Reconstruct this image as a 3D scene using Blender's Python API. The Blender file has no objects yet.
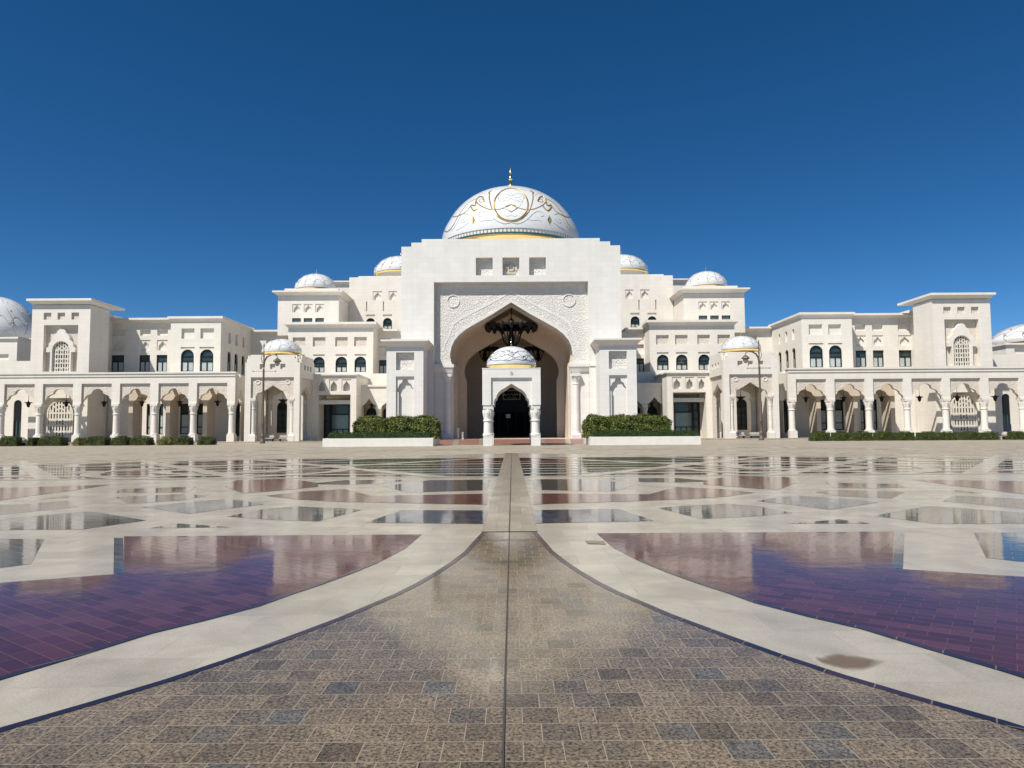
import bpy, bmesh, math, random
from mathutils import Vector, Matrix
from mathutils.geometry import tessellate_polygon
random.seed(7)
sc = bpy.context.scene
# ------------------------------------------------------------------ camera
F, CX, CY = 700.0, 512.0, 384.0
TH = math.atan(46 / F); PHI = 0.0064
CAM = Vector((0.06, 0, 1.7))
cam_data = bpy.data.cameras.new('camera'); cam = bpy.data.objects.new('camera', cam_data)
sc.collection.objects.link(cam); sc.camera = cam
cam_data.sensor_width = 36; cam_data.lens = F / 1024 * 36
cam_data.clip_start = 0.05; cam_data.clip_end = 6000
cam.matrix_world = Matrix.Translation(CAM) @ Matrix.Rotation(math.pi / 2 + TH, 4, 'X') @ Matrix.Rotation(-PHI, 4, 'Z')
# ------------------------------------------------------------------ light
TO_SUN = Vector((-.48, -.55, 1.0)).normalized()
EL = math.asin(TO_SUN.z); AZ = math.atan2(TO_SUN.x, TO_SUN.y) % (2 * math.pi)
w = bpy.data.worlds.new('World'); sc.world = w; w.use_nodes = True
nt = w.node_tree; nt.nodes.clear()
sky = nt.nodes.new('ShaderNodeTexSky'); sky.sky_type = 'NISHITA'; sky.sun_disc = False
sky.sun_elevation = EL; sky.sun_rotation = AZ; sky.altitude = 3500; sky.air_density = .8; sky.dust_density = 0.0; sky.ozone_density = 2.2
hs = nt.nodes.new('ShaderNodeHueSaturation'); hs.inputs['Saturation'].default_value = 1.31; hs.inputs['Value'].default_value = 1.2; hs.inputs['Hue'].default_value = .498
bg = nt.nodes.new('ShaderNodeBackground'); bg.inputs['Strength'].default_value = .06
wo = nt.nodes.new('ShaderNodeOutputWorld')
nt.links.new(sky.outputs[0], hs.inputs['Color']); nt.links.new(hs.outputs[0], bg.inputs['Color']); nt.links.new(bg.outputs[0], wo.inputs[0])
sun_data = bpy.data.lights.new('sun', 'SUN'); sun = bpy.data.objects.new('sun', sun_data); sc.collection.objects.link(sun)
sun_data.energy = 4.4; sun_data.angle = math.radians(.55); sun_data.color = (1, .945, .865)
sun.rotation_euler = TO_SUN.to_track_quat('Z', 'Y').to_euler(); sun.location = (-40, -50, 90)
sc.view_settings.view_transform = 'Standard'; sc.view_settings.look = 'None'
sc.view_settings.exposure = 0.56; sc.view_settings.gamma = 1; sc.view_settings.use_curve_mapping = False
# ------------------------------------------------------------------ pixel helpers
def ray(px, py):
    u = (px - CX) / F; v = -(py - CY) / F
    u, v = u * math.cos(PHI) + v * math.sin(PHI), -u * math.sin(PHI) + v * math.cos(PHI)
    return Vector((u, math.cos(TH) - v * math.sin(TH), math.sin(TH) + v * math.cos(TH)))
def P(px, py, D):                         # point of that pixel on the plane Y = D
    r = ray(px, py); t = D / r.y
    return CAM + r * t
def XX(px, D, py=400): return P(px, py, D).x
def ZZ(py, D, px=200): return P(px, py, D).z
def G(px, py, z=0.0):                     # point of that pixel on the ground
    r = ray(px, py); t = (z - CAM.z) / r.z
    return CAM + r * t
# ------------------------------------------------------------------ materials
def newmat(name):
    m = bpy.data.materials.new(name); m.use_nodes = True
    return m, m.node_tree, m.node_tree.nodes['Principled BSDF']
def N(nt, t, **k):
    n = nt.nodes.new(t)
    for a, b in k.items():
        if a in n.inputs: n.inputs[a].default_value = b
        else: setattr(n, a, b)
    return n
def col(c): return (c[0], c[1], c[2], 1)
def swz(nt):                               # facade coordinates: (x+y, z, 0)
    g = N(nt, 'ShaderNodeNewGeometry'); s = N(nt, 'ShaderNodeSeparateXYZ'); nt.links.new(g.outputs['Position'], s.inputs[0])
    a = N(nt, 'ShaderNodeMath', operation='ADD'); nt.links.new(s.outputs[0], a.inputs[0]); nt.links.new(s.outputs[1], a.inputs[1])
    c = N(nt, 'ShaderNodeCombineXYZ'); nt.links.new(a.outputs[0], c.inputs[0]); nt.links.new(s.outputs[2], c.inputs[1])
    return c.outputs[0], g
def stone(name, base, bw=1.5, bh=.75, var=.07, rough=.55, carve=0.0, carve_scale=1.6):
    m, nt, b = newmat(name)
    v, g = swz(nt)
    br = N(nt, 'ShaderNodeTexBrick', **{'Scale': 1.0, 'Mortar Size': .014, 'Mortar Smooth': .2, 'Brick Width': bw, 'Row Height': bh})
    nt.links.new(v, br.inputs['Vector'])
    c1 = [x * (1 - var) for x in base]; c2 = [min(1, x * (1 + var)) for x in base]
    br.inputs['Color1'].default_value = col(c1); br.inputs['Color2'].default_value = col(c2)
    br.inputs['Mortar'].default_value = col([x * .84 for x in base])
    no = N(nt, 'ShaderNodeTexNoise', **{'Scale': .35, 'Detail': 6.0, 'Roughness': .65}); nt.links.new(g.outputs['Position'], no.inputs['Vector'])
    rr = N(nt, 'ShaderNodeMapRange'); rr.inputs[1].default_value = .3; rr.inputs[2].default_value = .75; rr.inputs[3].default_value = .96; rr.inputs[4].default_value = 1.03
    nt.links.new(no.outputs[0], rr.inputs[0])
    # vertical weather streaks
    mp = N(nt, 'ShaderNodeMapping'); mp.inputs['Scale'].default_value = (.9, .9, .06); nt.links.new(g.outputs['Position'], mp.inputs[0])
    n2 = N(nt, 'ShaderNodeTexNoise', **{'Scale': 1.0, 'Detail': 4.0}); nt.links.new(mp.outputs[0], n2.inputs['Vector'])
    r2 = N(nt, 'ShaderNodeMapRange'); r2.inputs[1].default_value = .4; r2.inputs[2].default_value = .8; r2.inputs[3].default_value = 1.0; r2.inputs[4].default_value = .93
    nt.links.new(n2.outputs[0], r2.inputs[0])
    mu = N(nt, 'ShaderNodeMath', operation='MULTIPLY'); nt.links.new(rr.outputs[0], mu.inputs[0]); nt.links.new(r2.outputs[0], mu.inputs[1])
    mx = N(nt, 'ShaderNodeVectorMath', operation='SCALE'); nt.links.new(br.outputs[0], mx.inputs[0]); nt.links.new(mu.outputs[0], mx.inputs['Scale'])
    nt.links.new(mx.outputs[0], b.inputs['Base Color'])
    b.inputs['Roughness'].default_value = rough; b.inputs['Specular IOR Level'].default_value = .35
    bu = N(nt, 'ShaderNodeBump', **{'Strength': .12, 'Distance': .01}); nt.links.new(br.outputs['Fac'], bu.inputs['Height']); bu.invert = True
    nt.links.new(bu.outputs[0], b.inputs['Normal'])
    if carve:
        vo = N(nt, 'ShaderNodeTexVoronoi', feature='DISTANCE_TO_EDGE', **{'Scale': carve_scale, 'Randomness': 1.0}); nt.links.new(v, vo.inputs['Vector'])
        r3 = N(nt, 'ShaderNodeMapRange'); r3.inputs[1].default_value = .02; r3.inputs[2].default_value = .16; nt.links.new(vo.outputs[0], r3.inputs[0])
        b2 = N(nt, 'ShaderNodeBump', **{'Strength': 1.0, 'Distance': carve}); nt.links.new(r3.outputs[0], b2.inputs['Height']); b2.invert = True
        nt.links.new(bu.outputs[0], b2.inputs['Normal']); nt.links.new(b2.outputs[0], b.inputs['Normal'])
    return m
def plain(name, base, rough=.5, metal=0.0, noise=.06, nscale=3.0, spec=.5):
    m, nt, b = newmat(name)
    g = N(nt, 'ShaderNodeNewGeometry'); no = N(nt, 'ShaderNodeTexNoise', **{'Scale': nscale, 'Detail': 5.0}); nt.links.new(g.outputs['Position'], no.inputs['Vector'])
    r = N(nt, 'ShaderNodeMapRange'); r.inputs[1].default_value = .3; r.inputs[2].default_value = .7; r.inputs[3].default_value = 1 - noise; r.inputs[4].default_value = 1 + noise
    nt.links.new(no.outputs[0], r.inputs[0])
    s = N(nt, 'ShaderNodeVectorMath', operation='SCALE'); s.inputs[0].default_value = base; nt.links.new(r.outputs[0], s.inputs['Scale'])
    nt.links.new(s.outputs[0], b.inputs['Base Color'])
    b.inputs['Roughness'].default_value = rough; b.inputs['Metallic'].default_value = metal; b.inputs['Specular IOR Level'].default_value = spec
    return m
M = {}
M['white'] = stone('white_stone', (.70, .685, .64), 1.7, .85, .028)
M['cream'] = stone('cream_stone', (.71, .67, .60), 1.5, .75, .022)
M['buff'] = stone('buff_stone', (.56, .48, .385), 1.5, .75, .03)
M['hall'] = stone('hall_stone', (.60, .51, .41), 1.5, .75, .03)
M['carved'] = stone('carved_white_stone', (.69, .67, .62), 1.7, .85, .02, carve=.05, carve_scale=3.0)
M['carved_cream'] = stone('carved_cream_stone', (.62, .56, .48), 1.5, .75, .02, carve=.03, carve_scale=3.2)
M['screen'] = plain('pale_window_screen', (.62, .58, .50), .6)
M['frame'] = plain('dark_window_metal', (.012, .014, .016), .5, spec=.2)
M['glass'] = plain('dark_glass', (.03, .05, .05), .08, spec=.45, noise=.02)
M['blind'] = plain('window_blind_behind_glass', (.42, .46, .44), .15, spec=.7, noise=.12, nscale=.7)
M['greyglass'] = plain('grey_green_glass', (.12, .16, .155), .1, spec=.8, noise=.15, nscale=.5)
M['gold'] = plain('gold_leaf', (.80, .62, .28), .2, 1.0, .08)
M['goldline'] = plain('gold_inlay', (.40, .28, .11), .35, .5, .2, .6)
M['greyline'] = plain('grey_inlay', (.24, .235, .22), .45, .1, .15)
M['ink'] = plain('blue_black_inlay', (.06, .075, .11), .4)
M['bronze'] = plain('dark_bronze', (.016, .013, .011), .6, .2, spec=.25)
M['black'] = plain('black_glass_door', (.004, .004, .005), .5, spec=.08)
M['lamppost'] = plain('brown_lamp_post_paint', (.13, .095, .07), .45, .2)
M['lampglass'] = plain('frosted_lamp_glass', (.35, .33, .28), .3)
M['planter'] = plain('white_render', (.68, .66, .60), .6, noise=.05, nscale=1.5)
M['bench'] = plain('bench_paint', (.42, .40, .36), .5)
M['navycloth'] = plain('navy_plastic', (.015, .02, .05), .5)
def dome_mat():
    m, nt, b = newmat('white_mosaic')
    g = N(nt, 'ShaderNodeNewGeometry'); no = N(nt, 'ShaderNodeTexNoise', **{'Scale': 2.5, 'Detail': 6.0}); nt.links.new(g.outputs['Position'], no.inputs['Vector'])
    vo = N(nt, 'ShaderNodeTexVoronoi', **{'Scale': 4.0}); nt.links.new(g.outputs['Position'], vo.inputs['Vector'])
    r = N(nt, 'ShaderNodeMapRange'); r.inputs[3].default_value = .9; r.inputs[4].default_value = 1.04; nt.links.new(vo.outputs['Color'], r.inputs[0])
    s = N(nt, 'ShaderNodeVectorMath', operation='SCALE'); s.inputs[0].default_value = (.62, .63, .63); nt.links.new(r.outputs[0], s.inputs['Scale'])
    nt.links.new(s.outputs[0], b.inputs['Base Color']); b.inputs['Roughness'].default_value = .22
    b.inputs['Coat Weight'].default_value = .3; b.inputs['Coat Roughness'].default_value = .08
    bu = N(nt, 'ShaderNodeBump', **{'Strength': .08, 'Distance': .05}); nt.links.new(no.outputs[0], bu.inputs['Height']); nt.links.new(bu.outputs[0], b.inputs['Normal'])
    return m
M['mosaic'] = dome_mat()
def leaf(name, c1, c2, c3):
    m, nt, b = newmat(name)
    oi = N(nt, 'ShaderNodeNewGeometry')
    wn = N(nt, 'ShaderNodeTexNoise', **{'Scale': 2.2, 'Detail': 3.0}); nt.links.new(oi.outputs['Position'], wn.inputs['Vector'])
    mix = N(nt, 'ShaderNodeMath', operation='ADD'); nt.links.new(oi.outputs['Random Per Island'], mix.inputs[0]); nt.links.new(wn.outputs[0], mix.inputs[1])
    cr = N(nt, 'ShaderNodeValToRGB'); e = cr.color_ramp.elements
    e[0].position = .45; e[0].color = col(c1); e[1].position = 1.0; e[1].color = col(c2); x = e.new(1.0); x.position = .99; e[2].position = 1.0
    e[1].color = col(c2); e[2].color = col(c3); e[1].position = .85
    hv = N(nt, 'ShaderNodeMath', operation='MULTIPLY'); hv.inputs[1].default_value = .72; nt.links.new(mix.outputs[0], hv.inputs[0])
    nt.links.new(hv.outputs[0], cr.inputs[0]); nt.links.new(cr.outputs[0], b.inputs['Base Color'])
    b.inputs['Roughness'].default_value = .5; b.inputs['Specular IOR Level'].default_value = .3
    return m
M['leaf_hedge'] = leaf('hedge_leaves', (.022, .042, .008), (.085, .12, .018), (.24, .23, .04))
M['leaf_low'] = leaf('clipped_leaves', (.016, .038, .006), (.03, .062, .01), (.05, .08, .016))
M['leaf_bush'] = leaf('bush_leaves', (.02, .036, .006), (.052, .078, .013), (.11, .12, .02))
M['leaf_pale'] = leaf('pale_bush_leaves', (.05, .07, .015), (.16, .18, .04), (.3, .3, .08))
def paving(name, ramp, bw, bh, rot=0.0, rough=.12, speck=.5, mortar=(.35, .32, .27), msize=.004, bump=.25, wobble=.5, speck_scale=90.0, spec=.36, stain=.15, ripple=3.2, cloud=.03):
    m, nt, b = newmat(name)
    g = N(nt, 'ShaderNodeNewGeometry')
    mp = N(nt, 'ShaderNodeMapping'); mp.inputs['Rotation'].default_value = (0, 0, rot); nt.links.new(g.outputs['Position'], mp.inputs[0])
    br = N(nt, 'ShaderNodeTexBrick', **{'Scale': 1.0, 'Mortar Size': msize, 'Mortar Smooth': .1, 'Brick Width': bw, 'Row Height': bh, 'Bias': 0.0})
    br.inputs['Color1'].default_value = (0, 0, 0, 1); br.inputs['Color2'].default_value = (1, 1, 1, 1); br.inputs['Mortar'].default_value = (.5, .5, .5, 1)
    nt.links.new(mp.outputs[0], br.inputs['Vector'])
    # clumps of like tiles
    big = N(nt, 'ShaderNodeTexNoise', **{'Scale': .8, 'Detail': 3.0}); nt.links.new(g.outputs['Position'], big.inputs['Vector'])
    ad = N(nt, 'ShaderNodeMath', operation='MULTIPLY_ADD'); ad.inputs[1].default_value = .5; ad.inputs[2].default_value = -.25; nt.links.new(big.outputs[0], ad.inputs[0])
    a2 = N(nt, 'ShaderNodeMath', operation='ADD'); nt.links.new(br.outputs[0], a2.inputs[0]); nt.links.new(ad.outputs[0], a2.inputs[1])
    cr = N(nt, 'ShaderNodeValToRGB'); cr.color_ramp.elements.remove(cr.color_ramp.elements[1])
    for i, (p, c) in enumerate(ramp):
        e = cr.color_ramp.elements[0] if i == 0 else cr.color_ramp.elements.new(p)
        e.position = p; e.color = col(c)
    nt.links.new(a2.outputs[0], cr.inputs[0])
    sp = N(nt, 'ShaderNodeTexNoise', **{'Scale': speck_scale, 'Detail': 3.0, 'Roughness': .8}); nt.links.new(g.outputs['Position'], sp.inputs['Vector'])
    r = N(nt, 'ShaderNodeMapRange'); r.inputs[1].default_value = .34; r.inputs[2].default_value = .66; r.inputs[3].default_value = 1 - speck; r.inputs[4].default_value = 1 + speck; nt.links.new(sp.outputs[0], r.inputs[0])
    st = N(nt, 'ShaderNodeTexNoise', **{'Scale': 1.7, 'Detail': 8.0, 'Roughness': .6, 'Distortion': .6}); nt.links.new(g.outputs['Position'], st.inputs['Vector'])
    r4 = N(nt, 'ShaderNodeMapRange'); r4.inputs[1].default_value = .35; r4.inputs[2].default_value = .7; r4.inputs[3].default_value = 1 + stain * .4; r4.inputs[4].default_value = 1 - stain; nt.links.new(st.outputs[0], r4.inputs[0])
    mm = N(nt, 'ShaderNodeMath', operation='MULTIPLY'); nt.links.new(r.outputs[0], mm.inputs[0]); nt.links.new(r4.outputs[0], mm.inputs[1])
    s = N(nt, 'ShaderNodeVectorMath', operation='SCALE'); nt.links.new(cr.outputs[0], s.inputs[0]); nt.links.new(mm.outputs[0], s.inputs['Scale'])
    mx = N(nt, 'ShaderNodeMix', data_type='RGBA'); nt.links.new(br.outputs['Fac'], mx.inputs[0]); nt.links.new(s.outputs[0], mx.inputs[6]); mx.inputs[7].default_value = col(mortar)
    nt.links.new(mx.outputs[2], b.inputs['Base Color'])
    rm = N(nt, 'ShaderNodeMapRange'); rm.inputs[3].default_value = rough; rm.inputs[4].default_value = .7; nt.links.new(br.outputs['Fac'], rm.inputs[0])
    rs = N(nt, 'ShaderNodeMapRange'); rs.inputs[1].default_value = .35; rs.inputs[2].default_value = .7; rs.inputs[3].default_value = 0; rs.inputs[4].default_value = cloud; nt.links.new(st.outputs[0], rs.inputs[0])
    ra = N(nt, 'ShaderNodeMath', operation='ADD'); nt.links.new(rm.outputs[0], ra.inputs[0]); nt.links.new(rs.outputs[0], ra.inputs[1])
    nt.links.new(ra.outputs[0], b.inputs['Roughness'])
    b.inputs['Specular IOR Level'].default_value = spec
    bu = N(nt, 'ShaderNodeBump', **{'Strength': bump, 'Distance': .002}); bu.invert = True; nt.links.new(br.outputs['Fac'], bu.inputs['Height'])
    wv = N(nt, 'ShaderNodeTexNoise', **{'Scale': ripple, 'Detail': 3.0}); nt.links.new(g.outputs['Position'], wv.inputs['Vector'])
    b2 = N(nt, 'ShaderNodeBump', **{'Strength': wobble, 'Distance': .0025}); nt.links.new(wv.outputs[0], b2.inputs['Height']); nt.links.new(bu.outputs[0], b2.inputs['Normal'])
    nt.links.new(b2.outputs[0], b.inputs['Normal'])
    return m
PAV = {}
PAV['granite'] = paving('granite_paving', [(0, (.095, .073, .044)), (.15, (.130, .10, .062)), (.45, (.170, .130, .082)), (.62, (.145, .113, .072)), (.8, (.165, .128, .081)), (.93, (.122, .098, .066)), (.99, (.10, .090, .070)), (1, (.12, .107, .085))], .216, .232, rough=.10, spec=.42, cloud=.0, ripple=1.3, speck=.85, speck_scale=48, mortar=(.25, .21, .155), msize=.0028, stain=.3, wobble=.25)
PAV['white'] = paving('white_band_paving', [(0, (.305, .275, .215)), (1, (.375, .34, .268))], .9, .6, rough=.2, spec=.3, speck=.16, mortar=(.25, .23, .19), msize=.004, stain=.22, speck_scale=60)
PAV['purple'] = paving('purple_paving', [(0, (.048, .014, .019)), (.6, (.066, .020, .026)), (1, (.09, .03, .035))], .30, .15, rot=.62, rough=.05, spec=.18, speck=.22, mortar=(.11, .06, .062), msize=.0025, stain=.12)
PAV['grey'] = paving('grey_paving', [(0, (.028, .028, .025)), (1, (.06, .056, .048))], .4, .2, rot=.6, rough=.045, speck=.25, mortar=(.16, .15, .13))
PAV['blue'] = paving('blue_grey_paving', [(0, (.02, .028, .045)), (1, (.05, .06, .085))], .4, .2, rot=.6, rough=.045, speck=.25, mortar=(.13, .13, .14))
PAV['red'] = paving('red_paving', [(0, (.06, .016, .012)), (1, (.11, .032, .024))], .4, .2, rot=.6, rough=.09, speck=.2, mortar=(.16, .1, .08))
PAV['brown'] = paving('brown_paving', [(0, (.03, .023, .018)), (1, (.06, .045, .034))], .4, .2, rot=.6, rough=.045, speck=.25, mortar=(.15, .13, .11))
PAV['navy'] = paving('navy_border_paving', [(0, (.014, .010, .018)), (1, (.035, .018, .028))], .33, 5.0, rot=.6, rough=.14, speck=.3, mortar=(.12, .10, .08), msize=.005)
PAV['tan'] = paving('tan_walk_paving', [(0, (.25, .21, .15)), (1, (.33, .285, .21))], .46, 1.2, rough=.18, speck=.12, mortar=(.16, .13, .1), stain=.3)
PAV['road'] = paving('buff_road_paving', [(0, (.29, .25, .19)), (1, (.36, .315, .24))], 1.2, .6, rough=.55, speck=.15, mortar=(.2, .17, .13), stain=.35)
PAV['ramp'] = paving('red_ramp_paving', [(0, (.22, .10, .075)), (1, (.27, .13, .10))], .6, .3, rough=.4, speck=.15, mortar=(.3, .22, .18))
PAV['desert'] = paving('sandy_ground', [(0, (.30, .25, .18)), (1, (.34, .29, .21))], 3, 3, rough=.9, speck=.2, mortar=(.3, .25, .18))
# ------------------------------------------------------------------ mesh builder
S = 1                                      # mirror sign, left wing = 1 (built at x < 0), right wing = -1
class Thing:
    def __init__(s, name, label, cat, loc=(0, 0, 0), group=None, kind=None):
        o = bpy.data.objects.new(name, None); sc.collection.objects.link(o)
        s.o = o; s.loc = Vector((loc[0] * S, loc[1], loc[2])); o.location = s.loc; o.empty_display_size = .5
        o['label'] = label; o['category'] = cat
        if group: o['group'] = group
        if kind: o['kind'] = kind
class Part:
    def __init__(s, o, loc): s.o = o; s.loc = loc
class MB:
    def __init__(s): s.v = []; s.f = []; s.subs = []
    def sub(s): m = MB(); s.subs.append(m); return m
    def add(s, v, f):
        k = len(s.v); s.v += [tuple(a) for a in v]; s.f += [tuple(i + k for i in q) for q in f]
        return s
    def box(s, x0, x1, y0, y1, z0, z1):
        v = [(x, y, z) for z in (z0, z1) for y in (y0, y1) for x in (x0, x1)]
        return s.add(v, [(0, 2, 3, 1), (4, 5, 7, 6), (0, 1, 5, 4), (2, 6, 7, 3), (0, 4, 6, 2), (1, 3, 7, 5)])
    def frus(s, a, b, z0, z1):             # a, b = (x0,x1,y0,y1)
        v = [(x, y, z0) for y in a[2:] for x in a[:2]] + [(x, y, z1) for y in b[2:] for x in b[:2]]
        return s.add(v, [(0, 2, 3, 1), (4, 5, 7, 6), (0, 1, 5, 4), (2, 6, 7, 3), (0, 4, 6, 2), (1, 3, 7, 5)])
    def lathe(s, prof, cx, cy, cz, n=32, ph=0.0):
        v = []; f = []
        for (r, z) in prof:
            for i in range(n):
                a = 2 * math.pi * i / n + ph
                v.append((cx + r * math.cos(a), cy + r * math.sin(a), cz + z))
        for j in range(len(prof) - 1):
            for i in range(n):
                i2 = (i + 1) % n
                f.append((j * n + i, j * n + i2, (j + 1) * n + i2, (j + 1) * n + i))
        f.append(tuple(range(n))[::-1]); f.append(tuple((len(prof) - 1) * n + i for i in range(n)))
        return s.add(v, f)
    def prism(s, fr, outline, d0, d1, holes=()):     # fr maps (u, d, z) to space
        loops = [list(outline)] + [list(h) for h in holes]
        pts = [p for l in loops for p in l]
        tris = tessellate_polygon([[Vector((p[0], p[1], 0)) for p in l] for l in loops])
        n = len(pts); v = [fr(p[0], d0, p[1]) for p in pts] + [fr(p[0], d1, p[1]) for p in pts]
        f = [tuple(t) for t in tris] + [tuple(i + n for i in t[::-1]) for t in tris]
        k = 0
        for l in loops:
            m = len(l)
            for i in range(m):
                a = k + i; b_ = k + (i + 1) % m
                f.append((a, b_, b_ + n, a + n))
            k += m
        return s.add(v, f)
    def tube(s, pts, r, n=6, r1=None):
        pts = [Vector(p) for p in pts]; v = []; f = []
        for i, p in enumerate(pts):
            t = (pts[min(i + 1, len(pts) - 1)] - pts[max(i - 1, 0)]).normalized()
            a = t.cross(Vector((0, 0, 1)));
            if a.length < 1e-3: a = Vector((1, 0, 0))
            a.normalize(); b_ = t.cross(a)
            rr = r if r1 is None else r + (r1 - r) * i / (len(pts) - 1)
            for k in range(n):
                q = 2 * math.pi * k / n; v.append(p + (a * math.cos(q) + b_ * math.sin(q)) * rr)
        for i in range(len(pts) - 1):
            for k in range(n):
                k2 = (k + 1) % n; f.append((i * n + k, i * n + k2, (i + 1) * n + k2, (i + 1) * n + k))
        f.append(tuple(range(n))); f.append(tuple((len(pts) - 1) * n + k for k in range(n)))
        return s.add(v, f)
    def build(s, name, mat, parent=None, smooth=False, mirror=True, recalc=True, kind=None, label=None):
        sg = S if mirror else 1
        off = parent.loc if parent else Vector((0, 0, 0))
        me = bpy.data.meshes.new(name)
        me.from_pydata([(x * sg - off.x, y - off.y, z - off.z) for (x, y, z) in s.v], [], s.f)
        if recalc:
            bm = bmesh.new(); bm.from_mesh(me); bmesh.ops.recalc_face_normals(bm, faces=bm.faces); bm.to_mesh(me); bm.free()
        me.materials.append(mat)
        o = bpy.data.objects.new(name, me); sc.collection.objects.link(o)
        if parent: o.parent = parent.o
        if smooth:
            for p in me.polygons: p.use_smooth = True
            try: me.set_sharp_from_angle(angle=math.radians(38))
            except Exception: pass
        if kind: o['kind'] = kind
        if label: o['label'] = label
        return Part(o, off)
def tag(p, label, cat, group=None, kind=None):
    p.o['label'] = label; p.o['category'] = cat
    if group: p.o['group'] = group
    if kind: p.o['kind'] = kind
    return p
def inst(mesh, name, parent, x, y, z=0, mirror=True):
    o = bpy.data.objects.new(name, mesh); sc.collection.objects.link(o); o.parent = parent.o
    o.location = Vector(((x * S if mirror else x), y, z)) - parent.loc
    return o
def front(D): return lambda u, d, z: (u, D + d, z)
def side(X): return lambda u, d, z: (X - d, u, z)       # faces +x before mirroring
# ------------------------------------------------------------------ profiles
def rect(x0, x1, z0, z1): return [(x0, z0), (x1, z0), (x1, z1), (x0, z1)]
def rnd_arch(x0, x1, z0, z1, n=10):
    r = (x1 - x0) / 2; c = (x0 + x1) / 2; zs = z1 - r
    return [(x0, z0), (x1, z0)] + [(c + r * math.cos(math.pi * i / n), zs + r * math.sin(math.pi * i / n)) for i in range(n + 1)]
def half_notch(c, pts):                    # pts from apex down: (half width, z); returns left-to-right top curve
    L = [(c - h, z) for h, z in pts[::-1]]; R = [(c + h, z) for h, z in pts if h > 1e-6]
    return L + R
def keel(hw, zs, za, n=8):                 # pointed four-centre arch, apex down to springing
    pts = [(0, za)]; H = za - zs
    pts.append((hw * .42, za - H * .37)); pts.append((hw * .72, za - H * .52 * 1.08))
    for i in range(1, n + 1):
        a = math.pi / 2 * i / n
        pts.append((hw * .72 + hw * .28 * math.sin(a), za - H * .56 - H * .44 * (1 - math.cos(a))))
    return pts
def lobes(hw, zs, za):                     # three-tier cusped arch
    H = za - zs; pts = []
    w1, w2, w3 = .37 * hw, .76 * hw, hw
    for i in range(6):
        a = math.pi / 2 * i / 5; pts.append((w1 * math.sin(a), za - .30 * H * (1 - math.cos(a))))
    for i in range(1, 6):
        a = math.pi / 2 * i / 5; pts.append((w1 + .02 * hw + (w2 - w1) * math.sin(a), za - .36 * H - .27 * H * (1 - math.cos(a))))
    for i in range(1, 6):
        a = math.pi / 2 * i / 5; pts.append((w2 + .01 * hw + (w3 - w2) * math.sin(a), za - .68 * H - .32 * H * (1 - math.cos(a))))
    return pts
def comb(x0, x1, ztop, zbot, notches):     # outline of a screen whose bottom edge is cut by notches [(x list of pts)]
    o = [(x1, ztop), (x0, ztop), (x0, zbot)]
    for pts in notches: o += pts
    o.append((x1, zbot))
    return o
# ------------------------------------------------------------------ shared pieces
def cornice(mb, x0, x1, y0, y1, z, out, h, lip=.35):
    """splayed eave: soffit flares out from the wall, then a slab; z is the top"""
    mb.frus((x0 - .02, x1 + .02, y0 - .02, y1 + .02), (x0 - out * .75, x1 + out * .75, y0 - out * .75, y1 + out * .75), z - h, z - lip)
    mb.box(x0 - out, x1 + out, y0 - out, y1 + out, z - lip + .003, z)
def block(parent, x0, x1, y0, y1, z0, z1, fh=(), sh=(), t=.4, mat='cream', name='wall'):
    """solid volume with openings in the face to the camera (fh) and the face to the court (sh)"""
    mb = MB()
    ts = t if sh else 0
    mb.box(x0 + .01, x1 - ts, y0 + t, y1, z0, z1 - .01)
    mb.prism(front(y0), rect(x0, x1, z0, z1), 0, t - .002, fh)
    if sh: mb.prism(side(x1), rect(y0 + t, y1, z0, z1), 0, t - .002, sh)
    return mb.build(name, M[mat], parent)
def window(parent, fr, u0, u1, z0, z1, arched=True, d=.22, style='blind'):
    ins = .02; u0 += ins; u1 -= ins; z1 -= ins
    W = u1 - u0; H = z1 - z0; b = .09 * W; c = (u0 + u1) / 2
    mb = MB(); holes = []
    if arched:
        out = rnd_arch(u0, u1, z0, z1); zs = z1 - W / 2
        r = W / 2 - b
        holes.append([(c + r * math.cos(math.pi * i / 8), zs + r * math.sin(math.pi * i / 8)) for i in range(9)])
        zt = zs - b
    else:
        out = rect(u0, u1, z0, z1); zt = z1 - .36 * H
        holes.append(rect(u0 + b, u1 - b, zt, z1 - b * .8)); zt -= b
    z2 = z0 + (zt - z0) * .74 if arched else zt
    if arched:
        holes.append(rect(u0 + b, u1 - b, z2, zt)); z2 -= b * 1.1
    holes.append(rect(u0 + b, c - b * .5, z0 + b * .5, z2)); holes.append(rect(c + b * .5, u1 - b, z0 + b * .5, z2))
    mb.prism(fr, out, d, d + .08, holes)
    f = mb.build('window', M['frame'], parent)
    g = MB().prism(fr, (rnd_arch(u0 + .02, u1 - .02, z0, z1 - .02) if arched else rect(u0 + .02, u1 - .02, z0, z1 - .02)), d + .10, d + .13)
    g.build('pane', M['glass'], f)
    bl = MB().prism(fr, rect(u0 + b * .7, u1 - b * .7, z0, z2 + b * .1), d + .082, d + .098)
    bl.build('blind', M['blind'], f)
    return f
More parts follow.
